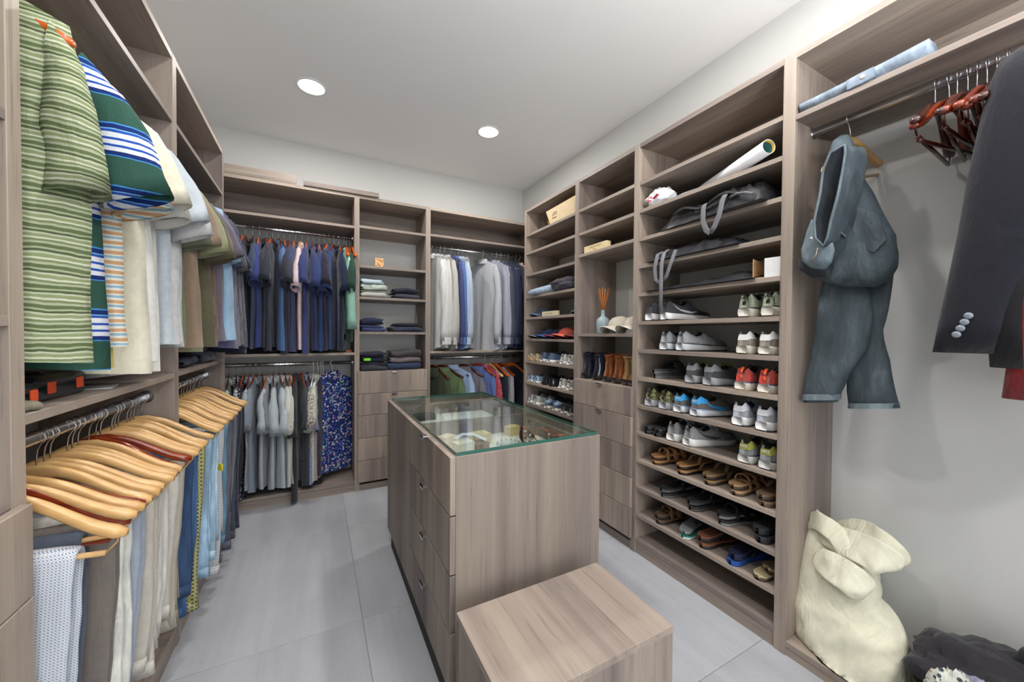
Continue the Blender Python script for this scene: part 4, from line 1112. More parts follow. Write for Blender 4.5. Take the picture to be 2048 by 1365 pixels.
pair('middle of third sneaker shelf', 'grey running shoes with dull yellow-green laces', Zs['c'], (1.265, 1.165), yaw=(0, -4), kind='runner', upper=KN(70, 72, 76), sole=P_(150, 152, 156), outsole=DK, heel=P_(122, 124, 126), lace=P_(128, 140, 56), tongue=P_(60, 62, 60))
pair('right of third sneaker shelf', 'red-orange knit sneakers with blue midsole', Zs['c'], (1.005, .905), kind='sneaker', upper=KN(206, 70, 58), sole=OFFW, mid=P_(60, 80, 110), outsole=P_(170, 150, 130), pull=P_(240, 96, 50), lace=BLKR, tongue=P_(40, 42, 50))
pair('left of fourth sneaker shelf', 'camouflage patterned sneakers', Zs['d'], (1.53, 1.43), kind='runner', upper=printed(C(150, 146, 96), (C(110, 120, 70), C(176, 166, 120), C(120, 90, 66), C(96, 120, 80)), 130, thr=.9), sole=LGR, mid=P_(110, 112, 118), pull=DK, lace=BLKR, tongue=DK)
pair('middle of fourth sneaker shelf', 'grey-brown sneakers with bright blue curved stripe', Zs['d'], (1.335, 1.235), yaw=(0, -10), kind='sneaker', upper=KN(108, 102, 100), sole=P_(206, 208, 212), mid=P_(140, 168, 214), outsole=DK, heel=P_(58, 160, 222), stripe=P_(52, 160, 226), lace=P_(120, 118, 112), tongue=P_(66, 60, 60), toe=KN(78, 76, 78), word='NIKE', sscale=1.2)
pair('right of fourth sneaker shelf', 'silver running shoes with dark blue collars', Zs['d'], (1.015, .91), kind='runner', upper=KN(176, 180, 190), sole=WHT, outsole=DK, heel=P_(196, 198, 206), stripe=P_(120, 124, 132), lace=LGR, lining=P_(36, 52, 120), tongue=P_(120, 120, 124), sscale=.7)
for k, (y, dz, yaw, w) in enumerate(((1.545, 0, -6, 'lower left'), (1.54, .024, -2, 'upper left'), (1.475, 0.001, 4, 'lower right'), (1.462, .025, 8, 'upper right'))):
    sandal(f'{w} black flip-flop of the little heap, left of fifth sneaker shelf', (1.705, y, Zs['e'] + dz + .0005), radians(yaw), 'thong', P_(66, 66, 68), P_(40, 40, 42), BLKR, th=.021)
pair('middle of fifth sneaker shelf', 'heather grey sneakers with dark curved stripe', Zs['e'], (1.375, 1.275), yaw=(0, -12), kind='runner', upper=KN(140, 141, 144), sole=P_(216, 216, 214), stripe=P_(70, 70, 74), lace=WHT, tongue=P_(100, 102, 112), toe=KN(110, 110, 112), L=.295)
pair('right of fifth sneaker shelf', 'grey suede sneakers with lime heel tops', Zs['e'], (.985, .895), kind='sneaker', upper=KN(138, 142, 144), sole=P_(196, 196, 192), mid=P_(70, 72, 76), heel=P_(146, 148, 66), lace=P_(60, 60, 60), tongue=DK, word='NIKE')
# sandals, in stacked twos
def two(z, y, lowlab, beds, bases, straps, style, where, yaw=0, X=1.705, th=.022, off=(.012, .0)):
    for k in (0, 1):
        sandal(f"{'lower' if k == 0 else 'upper'} {lowlab} of stacked pair, {where}", (X + (.006 if k else 0), y + (off[0] if k else 0), z + .0005 + k * (th + .004)), radians(yaw + (5 if k else -4)), style, beds, bases, straps, th=th, side=(1, -1)[k])
TAN = P_(168, 124, 80); BRN = P_(120, 86, 60); DBR = P_(70, 50, 40)
two(Zs['f'], 1.485, 'tan leather thong sandal', TAN, DBR, TAN, 'strap', 'left of the upper sandal shelf', -6)
two(Zs['f'], 1.315, 'tan sandal with black sole', TAN, BLKR, P_(140, 110, 80), 'thong', 'second on that upper sandal shelf', -4)
two(Zs['f'], 1.160, 'khaki brown sandal', P_(140, 112, 80), P_(62, 52, 44), P_(110, 100, 84), 'thong', 'third on the upper sandal shelf', -2)
two(Zs['f'], 1.025, 'beige strap sandal', P_(168, 136, 100), P_(80, 66, 54), P_(160, 128, 92), 'strap', 'fourth on the upper sandal shelf', 0)
two(Zs['f'], .900, 'grey-brown slide', P_(132, 108, 88), P_(92, 78, 70), P_(110, 92, 76), 'thong', 'right of the upper sandal shelf', 0)
two(Zs['g'], 1.425, 'black sandal with pale rim', P_(46, 46, 48), P_(96, 96, 94), BLKR, 'thong', 'left of middle sandal shelf', -8)
two(Zs['g'], 1.250, 'black leather sandal', P_(44, 44, 46), P_(72, 72, 72), BLKR, 'thong', 'second on the middle sandal shelf', -8)
two(Zs['g'], 1.090, 'black sandal with light edge line', P_(40, 40, 42), P_(120, 120, 118), BLKR, 'strap', 'third on middle sandal shelf', -12)
two(Zs['g'], .912, 'charcoal foam sandal', P_(58, 58, 62), P_(44, 44, 48), BLKR, 'thong', 'right of the middle sandal shelf', 0, th=.028)
two(Zs['h'], 1.455, 'dark brown sandal', P_(96, 76, 60), P_(50, 44, 40), P_(110, 80, 58), 'strap', 'left of the lowest sandal shelf', -4)
sandal('teal green flip-flop underneath the grey one, lowest sandal shelf', (1.70, 1.29, Zs['h'] + .0005), radians(-4), 'thong', P_(30, 120, 104), P_(206, 214, 210), BLKR, th=.018)
sandal('pale grey flip-flop lying on the teal green one, lowest sandal shelf', (1.705, 1.285, Zs['h'] + .024), radians(14), 'thong', P_(140, 141, 143), P_(120, 122, 124), BLKR, th=.016)
two(Zs['h'], 1.185, 'brown topped black sandal', P_(124, 78, 60), P_(48, 48, 50), BLKR, 'thong', 'middle of the lowest sandal shelf', -4, th=.026)
sandal('bright blue flip-flop underneath the navy one, lowest sandal shelf', (1.70, 1.035, Zs['h'] + .0005), radians(-6), 'thong', P_(40, 78, 150), P_(36, 74, 146), BLKR, th=.024)
sandal('navy flip-flop lying on the bright blue one, lowest sandal shelf', (1.705, 1.025, Zs['h'] + .030), radians(2), 'slide', P_(36, 40, 72), P_(30, 34, 62), P_(30, 32, 56), th=.026)
RAF = check(C(206, 190, 150), C(96, 74, 50), .009)
sandal('woven beige sandal lying flat at the right of the lowest sandal shelf', (1.70, .915, Zs['h'] + .0005), radians(-6), 'thong', RAF, P_(70, 60, 48), P_(50, 50, 70), th=.022)
sandal('woven beige sandal leaning on its twin, right of the lowest sandal shelf', (1.735, .895, Zs['h'] + .040), 0, 'thong', RAF, P_(90, 74, 54), P_(50, 50, 70), th=.018, rot=(0, radians(8), radians(-4)))
# narrow shoe bay in the corner
W3 = 'corner bay'
pair(W3 + ', shelf under the caps', 'tan canvas slip-ons with crepe sole', 1.073, (2.905, 2.805), kind='loafer', upper=KN(190, 168, 140), sole=P_(204, 170, 124), L=.28)
pair(W3 + ', shelf under the caps', 'blue suede shoes on white soles', 1.073, (2.685, 2.575), kind='flat', upper=KN(84, 104, 132), sole=WHT, lace=P_(70, 80, 90), yaw=(0, -6))
pair(W3 + ', shelf under the caps', 'pale grey-white sneakers', 1.073, (2.395, 2.30), kind='flat', upper=KN(200, 196, 190), sole=WHT, lace=LGR)
pair(W3 + ', second shoe shelf', 'blue plaid slip-on shoes', .879, (2.895, 2.79), kind='loafer', upper=check(C(170, 190, 215), C(76, 116, 170), .022), sole=P_(220, 222, 222), yaw=(0, -8))
pair(W3 + ', second shoe shelf', 'shiny black dress shoes', .879, (2.66, 2.56), kind='dress', upper=plain(C(38, 42, 50), .15, name='polished_leather', spec=.7), sole=BLKR, lace=BLKR, yaw=(0, -4))
pair(W3 + ', second shoe shelf', 'light grey canvas sneakers', .879, (2.41, 2.305), kind='flat', upper=KN(196, 190, 184), sole=P_(226, 226, 224), lace=LGR)
pair(W3 + ', third shoe shelf', 'grey and white sneakers', .685, (2.89, 2.79), kind='flat', upper=KN(176, 178, 178), sole=P_(226, 224, 216), lace=DK, yaw=(0, -8))
pair(W3 + ', third shoe shelf', 'navy and light blue canvas shoes', .685, (2.615, 2.495), kind='flat', upper=KN(70, 86, 106), sole=OFFW, heel=P_(140, 160, 184), lace=BLKR, yaw=(0, -8))
pair(W3 + ', third shoe shelf', 'black canvas shoes', .685, (2.375, 2.29), kind='flat', upper=KN(50, 50, 54), sole=P_(190, 186, 176), lace=BLKR)
pair(W3 + ', lowest visible shelf', 'beige boat shoes with tan soles', .49, (2.88, 2.78), kind='flat', upper=KN(186, 160, 130), sole=P_(206, 168, 120), lace=OFFW, yaw=(0, -8))
pair(W3 + ', lowest visible shelf', 'tan and black patterned shoes', .49, (2.63, 2.56), kind='flat', upper=printed(C(176, 146, 110), (C(40, 40, 40), C(200, 170, 130)), 60), sole=P_(120, 110, 90), lace=BLKR)
pair(W3 + ', lowest visible shelf', 'bright white sneakers', .49, (2.44, 2.33), kind='sneaker', upper=KN(226, 228, 230), sole=P_(236, 236, 236), lace=WHT)
# boots on the drawer counter
LTH = lambda r, g, b, ro=.25: varnish(C(r, g, b), C(int(r * .7), int(g * .7), int(b * .7)), ro)
pair('on the drawer counter', 'polished black leather boots', .99, (2.135, 2.025), X=1.73, yaw=(0, -6), kind='boot', upper=LTH(44, 48, 60, .2), sole=BLKR)
pair('on the drawer counter', 'brown leather boots', .99, (1.915, 1.825), X=1.73, yaw=(0, -4), kind='boot', upper=LTH(150, 84, 44, .3), sole=P_(52, 44, 42))
pair('on the drawer counter', 'mustard suede boots', .99, (1.738, 1.685), X=1.73, kind='boot', upper=KN(150, 112, 62), sole=P_(58, 48, 44), lace=P_(110, 80, 50))

# ------------------------------------------------------------------ caps
def cap(label, loc, rz, crown, brim, edge=None, rot=None, group=None, s=1.0, sag=1.0, hk=1.0):
    g = thing('baseball_cap', label, 'cap', loc, 0, group, rot or (0, 0, rz))
    b = MB(); N = 24
    pr = [(1.0, 0), (1.02, .02), (.99, .045), (.90, .07), (.72, .092), (.45, .106), (.2, .111), (.01, .112)]
    b.grid(lambda i, j: (-.0 + .098 * s * pr[j][0] * cos(2 * pi * i / N), .082 * s * pr[j][0] * sin(2 * pi * i / N) * (1 + .0 * i), pr[j][1] * hk * s * (1 - .06 * cos(2 * pi * i / N)) + .003 * nz(i * .5, j * .4, loc[1] * 9)), N, 8, True)
    b.build('crown', crown, g, True)
    q = MB(); nu, nv = 15, 6
    def bf(i, j, dz=0):
        a = radians(-74 + 148 * i / (nu - 1)); r = j / (nv - 1)
        x0, y0 = .098 * s * cos(a) * -1, .082 * s * sin(a)
        ext = .078 * s * cos(a) ** .55
        x = x0 - ext * r; y = y0 * (1 + .10 * r)
        z = .012 - (.22 * sag * (y / .082) ** 2 * .082 * (.4 + .6 * r)) + .004 * (1 - r)
        return (x, y, z + dz)
    q.grid(lambda i, j: bf(i, j), nu, nv); q.grid(lambda i, j: bf(i, j, -.0035), nu, nv)
    for i in range(nu - 1):
        a = (nv - 1) * nu + i; c = nu * nv + (nv - 1) * nu + i; q.f.append((a, a + 1, c + 1, c))
    q.build('brim', brim, g, True)
    MB().lathe([(.0005, .112 * hk + .006), (.006, .112 * hk + .005), (.008, .112 * hk)], 10).build('button', brim, g, True)
    if edge: 
        MB().path([bf(i, nv - 1, -.0015) for i in range(nu)], .0022, 6).build('brim_piping', edge, g, True)
    return g
cap('cream baseball cap beside the grey vase', (1.84, 1.885, 1.317 + .036), 0, fab(C(206, 196, 180)), fab(C(212, 204, 190)), sag=2.4, hk=.7)
cap('cream baseball cap with dark under-brim at the right of the vase shelf', (1.84, 1.735, 1.317 + .036), 0, fab(C(214, 206, 192)), fab(C(218, 212, 200)), P_(70, 64, 60), sag=2.4, hk=.7)
cap('dark slate cap, leftmost of the overlapping cap row', (1.85, 2.86, 1.272 + .02), 0, fab(C(60, 66, 78)), fab(C(66, 74, 88)), P_(150, 156, 164), hk=.55, sag=1.4)
cap('navy cap with blue edge in the overlapping cap row', (1.845, 2.72, 1.272 + .022), 0, fab(C(44, 58, 106)), fab(C(44, 66, 124)), P_(80, 120, 190), hk=.55, sag=1.4)
cap('dark cap with pink piping in the overlapping cap row', (1.85, 2.58, 1.272 + .022), 0, fab(C(60, 40, 60)), fab(C(58, 44, 74)), P_(226, 90, 120), hk=.55, sag=1.4)
cap('coral orange cap, brightest of the overlapping cap row', (1.835, 2.46, 1.272 + .03), 0, fab(C(220, 96, 76)), fab(C(236, 100, 76)), hk=.55, sag=1.4)
cap('olive and maroon cap at the right of the cap row', (1.86, 2.32, 1.272 + .024), 0, fab(C(110, 92, 74)), fab(C(120, 60, 56)), hk=.55, sag=1.4)
cap('slate blue cap left of the small pale box', (1.85, 2.85, 1.463 + .018), 0, fab(C(70, 84, 112)), fab(C(96, 112, 140)), s=.95, hk=.55, sag=1.4)
cap('dark navy cap right of the small pale box', (1.90, 2.34, 1.463 + .018), radians(20), fab(C(40, 44, 60)), fab(C(44, 50, 66)), P_(200, 200, 204), s=.95, hk=.55, sag=1.4)

# ================================================================== ACCESSORIES
def boxthing(name, label, cat, loc, size, mat, rz=0, c=.001, group=None):
    o = MB().box(-size[0] / 2, size[0] / 2, -size[1] / 2, size[1] / 2, 0, size[2], c).build(name, mat)
    o.location = loc; o.rotation_euler = (0, 0, rz); return tag(o, label, cat, group)
# vase with reeds
v = thing('reed_diffuser', 'pale grey-blue glass bottle with orange reeds on the open shelf', 'reed diffuser', (1.80, 2.03, 1.3175))
MB().lathe([(.0005, 0), (.040, 0), (.046, .006), (.046, .085), (.040, .104), (.020, .118), (.0135, .126), (.0125, .160), (.0145, .166), (.0105, .166), (.0095, .13), (.0005, .13)], 32).build('bottle', plain(C(152, 170, 178), .35, name='milky_glass'), v, True)
for k in range(9):
    a = 2 * pi * k / 9 + .3; r = .030 + .012 * (k % 3)
    MB().path([(-.004 * cos(a), -.004 * sin(a), .135), (r * cos(a) * .8, r * sin(a), .315 + .006 * (k % 2))], .0022, 6).build('reed', plain(C(196, 110, 40), .6, name='reed'), v, True)
# cardboard box in the corner
CARD = plain(C(205, 184, 150), .8, name='cardboard'); CARDI = plain(C(184, 144, 84), .85, name='cardboard_inside')
cbx = thing('cardboard_box', 'plain cardboard shoe box with a small triangular logo on the top corner shelf', 'box', (1.835, 2.44, 2.2145))
f = MB(); f.v = [(-.125, -.205, 0), (-.125, .135, 0), (-.125, .205, .125), (-.125, -.205, .135)]
f.v += [(x + .003, y, z) for x, y, z in f.v]; f.f = [(0, 3, 2, 1), (4, 5, 6, 7), (0, 1, 5, 4), (1, 2, 6, 5), (2, 3, 7, 6), (3, 0, 4, 7)]
f.build('front_panel', CARD, cbx)
bb = MB().box(-.1215, .13, -.205, -.202, 0, .13).box(-.1215, .13, -.2015, .15, 0, .003).box(.127, .13, -.2015, .15, .0035, .13); bb.build('box_body', CARDI, cbx)
fl = MB(); fl.grid(lambda i, j: (-.11 + .22 * i / 5 + 0, .165 + .045 * sin(pi * j / 7), -.0 + .13 * j / 7), 6, 8); fl.build('curved_flap', CARDI, cbx, True)
INK = plain(C(110, 100, 84), .8, name='print_ink')
lg = MB()
lg.path([(-.1262, .105, .062), (-.1262, .083, .092), (-.1262, .062, .062)], .0012, 5); lg.path([(-.1262, .088, .062), (-.1262, .072, .080), (-.1262, .050, .090), (-.1262, .045, .074), (-.1262, .056, .062)], .0012, 5)
lg.build('logo', INK, cbx)
text('lettering', 'Danner', plain(C(60, 54, 46), .8, name='print_black'), cbx, (-.1256, .075, .044), (radians(90), 0, radians(-90)), .019)
# wooden text blocks
def block(label, loc, size, col, lines=()):
    b = thing('wooden_block', label, 'block', loc)
    MB().box(-size[0] / 2, size[0] / 2, -size[1] / 2, size[1] / 2, 0, size[2], .002).build('block', plain(col, .7, name='pale_wood'), b)
    for body, z, s_ in lines: text('lettering', body, plain(C(176, 152, 108), .8, name='engraved_print'), b, (-size[0] / 2 - .0004, 0, z), (radians(90), 0, radians(-90)), s_)
    return b
block('pale wooden block with faint lettering on the third shelf of the drawer bay', (1.735, 2.025, 1.8895), (.04, .235, .052), C(224, 204, 160), (('LIMBLE IMPRESS', .036, .018), ('FULL', .016, .016)))
block('small pale wooden block with faint lettering between two caps', (1.735, 2.60, 1.4635), (.035, .215, .040), C(204, 192, 164), (('LIMBLE IMPRESS', .020, .016),))
# wool sweater and blue sleeve
sw = thing('wool_sweater', 'dark charcoal wool sweater bunched at the front of a corner shelf', 'sweater', (1.80, 2.44, 1.655))
blob('cloth', fab(C(72, 70, 80), .95, .5, 14), sw, (0, -.01, .052), (.13, .17, .062), 4, .18, 2.2, flat=-.050)
tb = MB(); tb.path([(-.02, .13, .050), (-.06, .20, .036), (-.10, .29, .026), (-.105, .37, .024), (-.105, .43, .022)], [(.040, .045), (.036, .045), (.030, .042), (.028, .036), (.018, .022)], 14)
for i, (x, y, z) in enumerate(tb.v): tb.v[i] = (x + .005 * nz(x * 20, y * 14, z * 20), y, max(.002, z + .006 * nz(x * 14, y * 12, 3)))
o = tb.build('rolled_shirt', fab(C(164, 184, 206), .8, .5)); o.location = (1.80, 2.44, 1.6555)
tag(o, 'light blue rolled shirt lying beside the charcoal sweater', 'shirt')
# plastic bag, paper, poster tube
pb = thing('plastic_bag', 'white plastic bag with red print on the second shelf of the shoe bay', 'bag', (1.755, 1.50, 2.0485))
blob('bag_body', plain(C(224, 224, 226), .35, name='thin_plastic', spec=.5), pb, (0, 0, .040), (.060, .085, .056), 9, .3, 2.4, flat=-.039)
RP = plain(C(200, 36, 70), .4, name='red_print')
MB().lathe([(.0005, .0015), (.014, .0012), (.016, 0)], 16).build('printed_dot', RP, pb).location = (0, 0, 0)
for o in pb.children:
    if o.name.startswith('printed_dot'): o.location = (-.0665, .022, .036); o.rotation_euler = (0, radians(-82), 0)
qb = MB(); qb.path([(-.067, -.004, .030), (-.067, -.034, .048)], [(.0008, .010), (.0008, .010)], 8); qb.build('printed_band', RP, pb)
gp = MB(); gp.grid(lambda i, j: (-.10 + .24 * j / 8, .09 - .2 * i / 7, .004 + .075 * sin(pi * .5 * (j / 8)) + .012 * sin(i * .5)), 8, 9)
n0 = len(gp.v); gp.v += [(x, y, z - .0012) for x, y, z in gp.v[:n0]]; gp.f += [tuple(n0 + q for q in reversed(ff)) for ff in gp.f[:]]
o = gp.build('tissue_sheet', plain(C(178, 180, 188), .8, name='grey_paper'), None, True); o.location = (1.83, 1.36, 2.049); tag(o, 'curled grey paper sheet right of the plastic bag', 'paper')
pt = thing('poster_tube', 'rolled white poster with green and yellow inside sticking out of a high shelf', 'rolled poster', (0, 0, 0))
A = at(1538, 293, X=1.70); Bp = at(1405, 383, Z=2.086); dd = (Bp - A).normalized()
up = Vector((0, 0, 1)); up = (up - dd * up.dot(dd)).normalized(); si = dd.cross(up)
pt.location = A
def ringp(c, r): return [(c - A) + up * r * cos(2 * pi * k / 32) + si * r * sin(2 * pi * k / 32) for k in range(32)]
def shell(r0, r1, name, mat, e=0):
    b = MB(); rows = [ringp(A + dd * e, r0), ringp(Bp, r0), ringp(Bp, r1), ringp(A + dd * e, r1)]
    b.grid(lambda i, j: rows[j][i], 32, 4, True)
    nn = 3 * 32
    b.f += [(nn + i, nn + (i + 1) % 32, (i + 1) % 32, i) for i in range(32)]
    return b.build(name, mat, pt, True)
shell(.031, .0295, 'outer_sheet', plain(C(226, 226, 230), .5, name='poster_paper')); shell(.0292, .0275, 'yellow_layer', plain(C(214, 170, 66), .6, name='yellow_print'), .002); shell(.0272, .026, 'green_layer', plain(C(24, 96, 96), .6, name='green_print'), .012)
# black bags
VIN = plain(C(44, 44, 47), .25, name='black_vinyl', spec=.6); NYL = plain(C(40, 40, 44), .5, name='black_nylon'); WEB = plain(C(104, 104, 110), .6, name='grey_webbing')
def sheetbag(name, label, loc, L, Dp, hts, mat, seed, rz=0, lay=3):
    g = thing(name, label, 'bag', loc, rz); b = MB(); nu, nv = 44, 18
    def top(i, j):
        u = i / (nu - 1); v = j / (nv - 1); f = u * (len(hts) - 1); k = min(int(f), len(hts) - 2); f -= k; hh = hts[k] * (1 - f) + hts[k + 1] * f
        e = min(1, 8 * u, 8 * (1 - u)) ** .5 * min(1, 5 * v, 5 * (1 - v)) ** .5
        z = hh * e * (.72 + .28 * sin(pi * v)) * (1 + .35 * nz(u * 9, v * 4 + seed, 1) + .22 * (1 - abs(nz(u * 16, v * 7, seed)) * 3))
        return (Dp * (v - .5) + .012 * nz(u * 6, v * 2, seed), L / 2 - L * u, max(.002, z))
    b.grid(top, nu, nv); b.grid(lambda i, j: (top(i, j)[0], top(i, j)[1], .0005), nu, nv)
    b.build('cloth', mat, g, True); return g
b1 = sheetbag('garment_bag', 'shiny black vinyl garment bag with two grey handles on the third shelf', (1.80, 1.19, 1.8825), .60, .26, (.045, .075, .085, .09, .10, .105), VIN, 3)
b1.rotation_euler = (0, 0, radians(-4))
st_ = MB(); st_.path([(-.136, -.035, .060), (-.150, -.040, .03), (-.158, -.045, -.03), (-.160, -.065, -.075), (-.160, -.088, -.094)], [(.0014, .014)] * 5, 8, up=(1, 0, 0))
st_.path([(-.160, -.088, -.094), (-.160, -.11, -.070), (-.158, -.132, -.02), (-.150, -.140, .045), (-.13, -.14, .075)], [(.0014, .014)] * 5, 8, up=(1, 0, 0)); st_.build('handle_loop', WEB, b1, True)
for k in range(3):
    fb = MB(); fb.grid(lambda i, j: (-.135 + .03 * k + .02 * j / 3, .16 - .36 * i / 11 - .02 * k, .062 + .010 * k + .016 * sin(i * .9 + k) + .014 * sin(pi * j / 3)), 12, 4); fb.build('fold', VIN, b1, True)
MB().path([(-.125, -.16, .05), (-.135, -.20, .055), (-.14, -.24, .045), (-.138, -.27, .03)], .006, 8).build('buckle_strap', WEB, b1, True)
b2 = sheetbag('tote_bag', 'black leather-look tote with three straps hanging over the shelf edge', (1.80, 1.27, 1.7225), .52, .25, (.035, .055, .058, .060, .055, .03), NYL, 8)
sp = MB()
sp.path([(-.10, .165, .048), (-.135, .172, .03), (-.150, .178, -.04), (-.150, .172, -.11), (-.150, .14, -.132)], [(.0014, .011)] * 5, 8, up=(1, 0, 0)); sp.path([(-.150, .14, -.132), (-.150, .10, -.10), (-.150, .075, -.04), (-.13, .06, .035)], [(.0014, .012)] * 4, 8, up=(1, 0, 0)); sp.build('handle_loop', WEB, b2, True)
sp = MB(); sp.path([(-.11, .125, .05), (-.14, .125, .03), (-.156, .128, -.03), (-.158, .128, -.15), (-.160, .126, -.30)], [(.0014, .0125)] * 5, 8, up=(1, 0, 0)); sp.build('long_strap', plain(C(122, 122, 128), .6, name='pale_webbing'), b2, True)
b3 = sheetbag('folded_bag', 'flat black folded nylon bag under the tote bag', (1.81, 1.24, 1.5565), .60, .27, (.012, .026, .022, .030, .045, .040), NYL, 12)
wb = thing('open_carton', 'small open cardboard carton with white flaps at the right end of a shelf', 'box', (1.79, .915, 1.5565), radians(12))
mbx = MB().box(-.09, .09, -.055, -.052, 0, .085).box(-.09, .09, .052, .055, 0, .085).box(-.09, .09, -.0515, .0515, 0, .003); mbx.build('carton', plain(C(190, 150, 104), .8, name='kraft_card'), wb)
MB().box(-.094, -.091, -.055, .010, 0, .082).build('white_flap', plain(C(222, 222, 222), .6, name='white_card'), wb)
# folded denim shirt on the high right shelf
ds = thing('folded_shirt', 'pale denim shirt folded flat on the high right shelf, one button showing', 'shirt', (1.755, .605, 2.1905))
q = MB(); q.path([(0, .185, .026), (0, .10, .028), (0, .0, .030), (0, -.08, .032), (0, -.165, .035)], [(.024, .058), (.027, .062), (.028, .062), (.030, .062), (.031, .058)], 18)
for i, (x, y, z) in enumerate(q.v): q.v[i] = (x + .005 * nz(x * 20, y * 16, z * 20), y + .008 * nz(x * 30, y * 5, z * 30), max(.001, z + .006 * nz(x * 10, y * 18, 4)))
DSH = denim(C(150, 166, 184)); q.build('cloth', DSH, ds, True)
q = MB(); q.path([(-.064, .03, .018), (-.066, -.01, .020), (-.066, -.045, .022)], [(.020, .003), (.021, .0035), (.019, .003)], 8, up=(0, 0, 1)); q.build('cuff', DSH, ds, True)
o = MB().lathe([(.0005, .003), (.006, .0032), (.0075, .002), (.0075, 0)], 16).build('button', plain(C(196, 176, 160), .3, name='shell_button'), ds, True); o.location = (-.070, -.015, .022); o.rotation_euler = (0, radians(-90), 0)
q = MB(); q.path([(.085, .06, .022), (.09, -.05, .024), (.09, -.15, .026)], [(.02, .03), (.022, .035), (.02, .03)], 14); q.build('folded_tail', fab(C(206, 206, 212)), ds, True)

# jeans over a pale hanger in the right bay
jh = hanger('pale wooden hanger holding the dark grey jeans in the right bay', (1.82, .675, 2.146), pi, PALE, rot=(0, radians(14), pi + radians(-3)))
JM = denim(C(78, 90, 97), .55); JD = fab(C(36, 41, 47)); JL = denim(C(112, 126, 134), .3)
JB = Vector((1.76, .675, 1.924))
je = thing('jeans', 'dark grey-green jeans slung over a pale hanger against the white wall', 'jeans', JB)
def silh(rows, n=26, p=2.4, amp=.010, cap=True):
    """rings from measured widths: (photo y, left x, right x, depth X, half depth)"""
    b = MB(); rings = []
    for y, xl, xr, X, hd in rows:
        l_, r_ = at(xl, y, X=X) - JB, at(xr, y, X=X) - JB
        rings.append(((l_ + r_) / 2, (l_ - r_) / 2, Vector((hd, 0, 0))))
    b.tube(rings, n, p, cap)
    for i, (x, y, z) in enumerate(b.v): b.v[i] = (x + amp * nz(x * 14, y * 16, z * 11) + amp * .8 * (1 - 3 * abs(nz(x * 9, y * 12 + 3, z * 9 + y * 9))) * .5, y + amp * .6 * nz(x * 16 + 4, y * 14, z * 12), z)
    return b
def dens(rows, k=3):
    o = []
    for a_, c_ in zip(rows[:-1], rows[1:]):
        for j in range(k): t = j / k; o.append(tuple(a_[q] * (1 - t) + c_[q] * t for q in range(5)))
    return o + [rows[-1]]
silh(dens([(270, 1682, 1697, 1.75, .008), (282, 1668, 1703, 1.74, .020), (330, 1650, 1714, 1.72, .034), (380, 1664, 1742, 1.74, .045), (430, 1652, 1768, 1.735, .055), (470, 1640, 1790, 1.73, .062), (505, 1630, 1795, 1.73, .066), (535, 1622, 1790, 1.73, .064), (560, 1640, 1778, 1.735, .050), (574, 1670, 1755, 1.74, .02)])).build('seat', JM, je, True)
silh(dens([(440, 1690, 1765, 1.80, .012), (520, 1682, 1788, 1.81, .020), (600, 1686, 1782, 1.81, .026), (660, 1690, 1768, 1.81, .026), (720, 1692, 1776, 1.81, .028), (815, 1697, 1799, 1.81, .030)])).build('leg', JM, je, True)
silh(dens([(480, 1650, 1715, 1.77, .012), (560, 1645, 1735, 1.77, .022), (640, 1634, 1748, 1.77, .028), (700, 1622, 1732, 1.77, .030), (750, 1614, 1700, 1.77, .032), (805, 1606, 1672, 1.77, .036)])).build('leg', JM, je, True)
silh([(806, 1697, 1799, 1.81, .031), (817, 1696, 1800, 1.81, .032)], amp=.002, cap=False).build('hem', JL, je, True)
silh([(788, 1606, 1682, 1.77, .036), (800, 1604, 1680, 1.77, .038)], amp=.002, cap=False).build('hem', JL, je, True)
XO = 1.575
tp, bt = at(1686, 290, X=XO + .06) - JB, at(1642, 492, X=XO) - JB
sl_ = [(0, 1682, 1690), (.08, 1660, 1691), (.25, 1646, 1686), (.5, 1640, 1676), (.75, 1628, 1662), (.92, 1630, 1655), (1, 1642, 1646)]
def edge(t, right):
    for a_, c_ in zip(sl_[:-1], sl_[1:]):
        if t <= c_[0]: f = (t - a_[0]) / (c_[0] - a_[0]); break
    px_ = (a_[2 if right else 1] * (1 - f) + c_[2 if right else 1] * f); py_ = 290 + 202 * t
    return at(px_, py_, X=XO + .06 * (1 - t) + (.012 if right else -.004) - .02 * sin(pi * t)) - JB
rg = [edge(k / 13, True) for k in range(14)] + [edge(1 - k / 13, False) for k in range(1, 13)]
q = MB(); q.path(rg + [rg[0], rg[1]], [(.006, .004)] * 28, 8, False); q.build('waistband', JL, je, True)
ctr = sum(rg, Vector()) / len(rg) + Vector((.05, 0, 0))
q = MB(); q.grid(lambda i, j: rg[i] * (1 - j * .24) + ctr * (j * .24), len(rg), 5, True); q.build('waist_lining', JD, je, True)
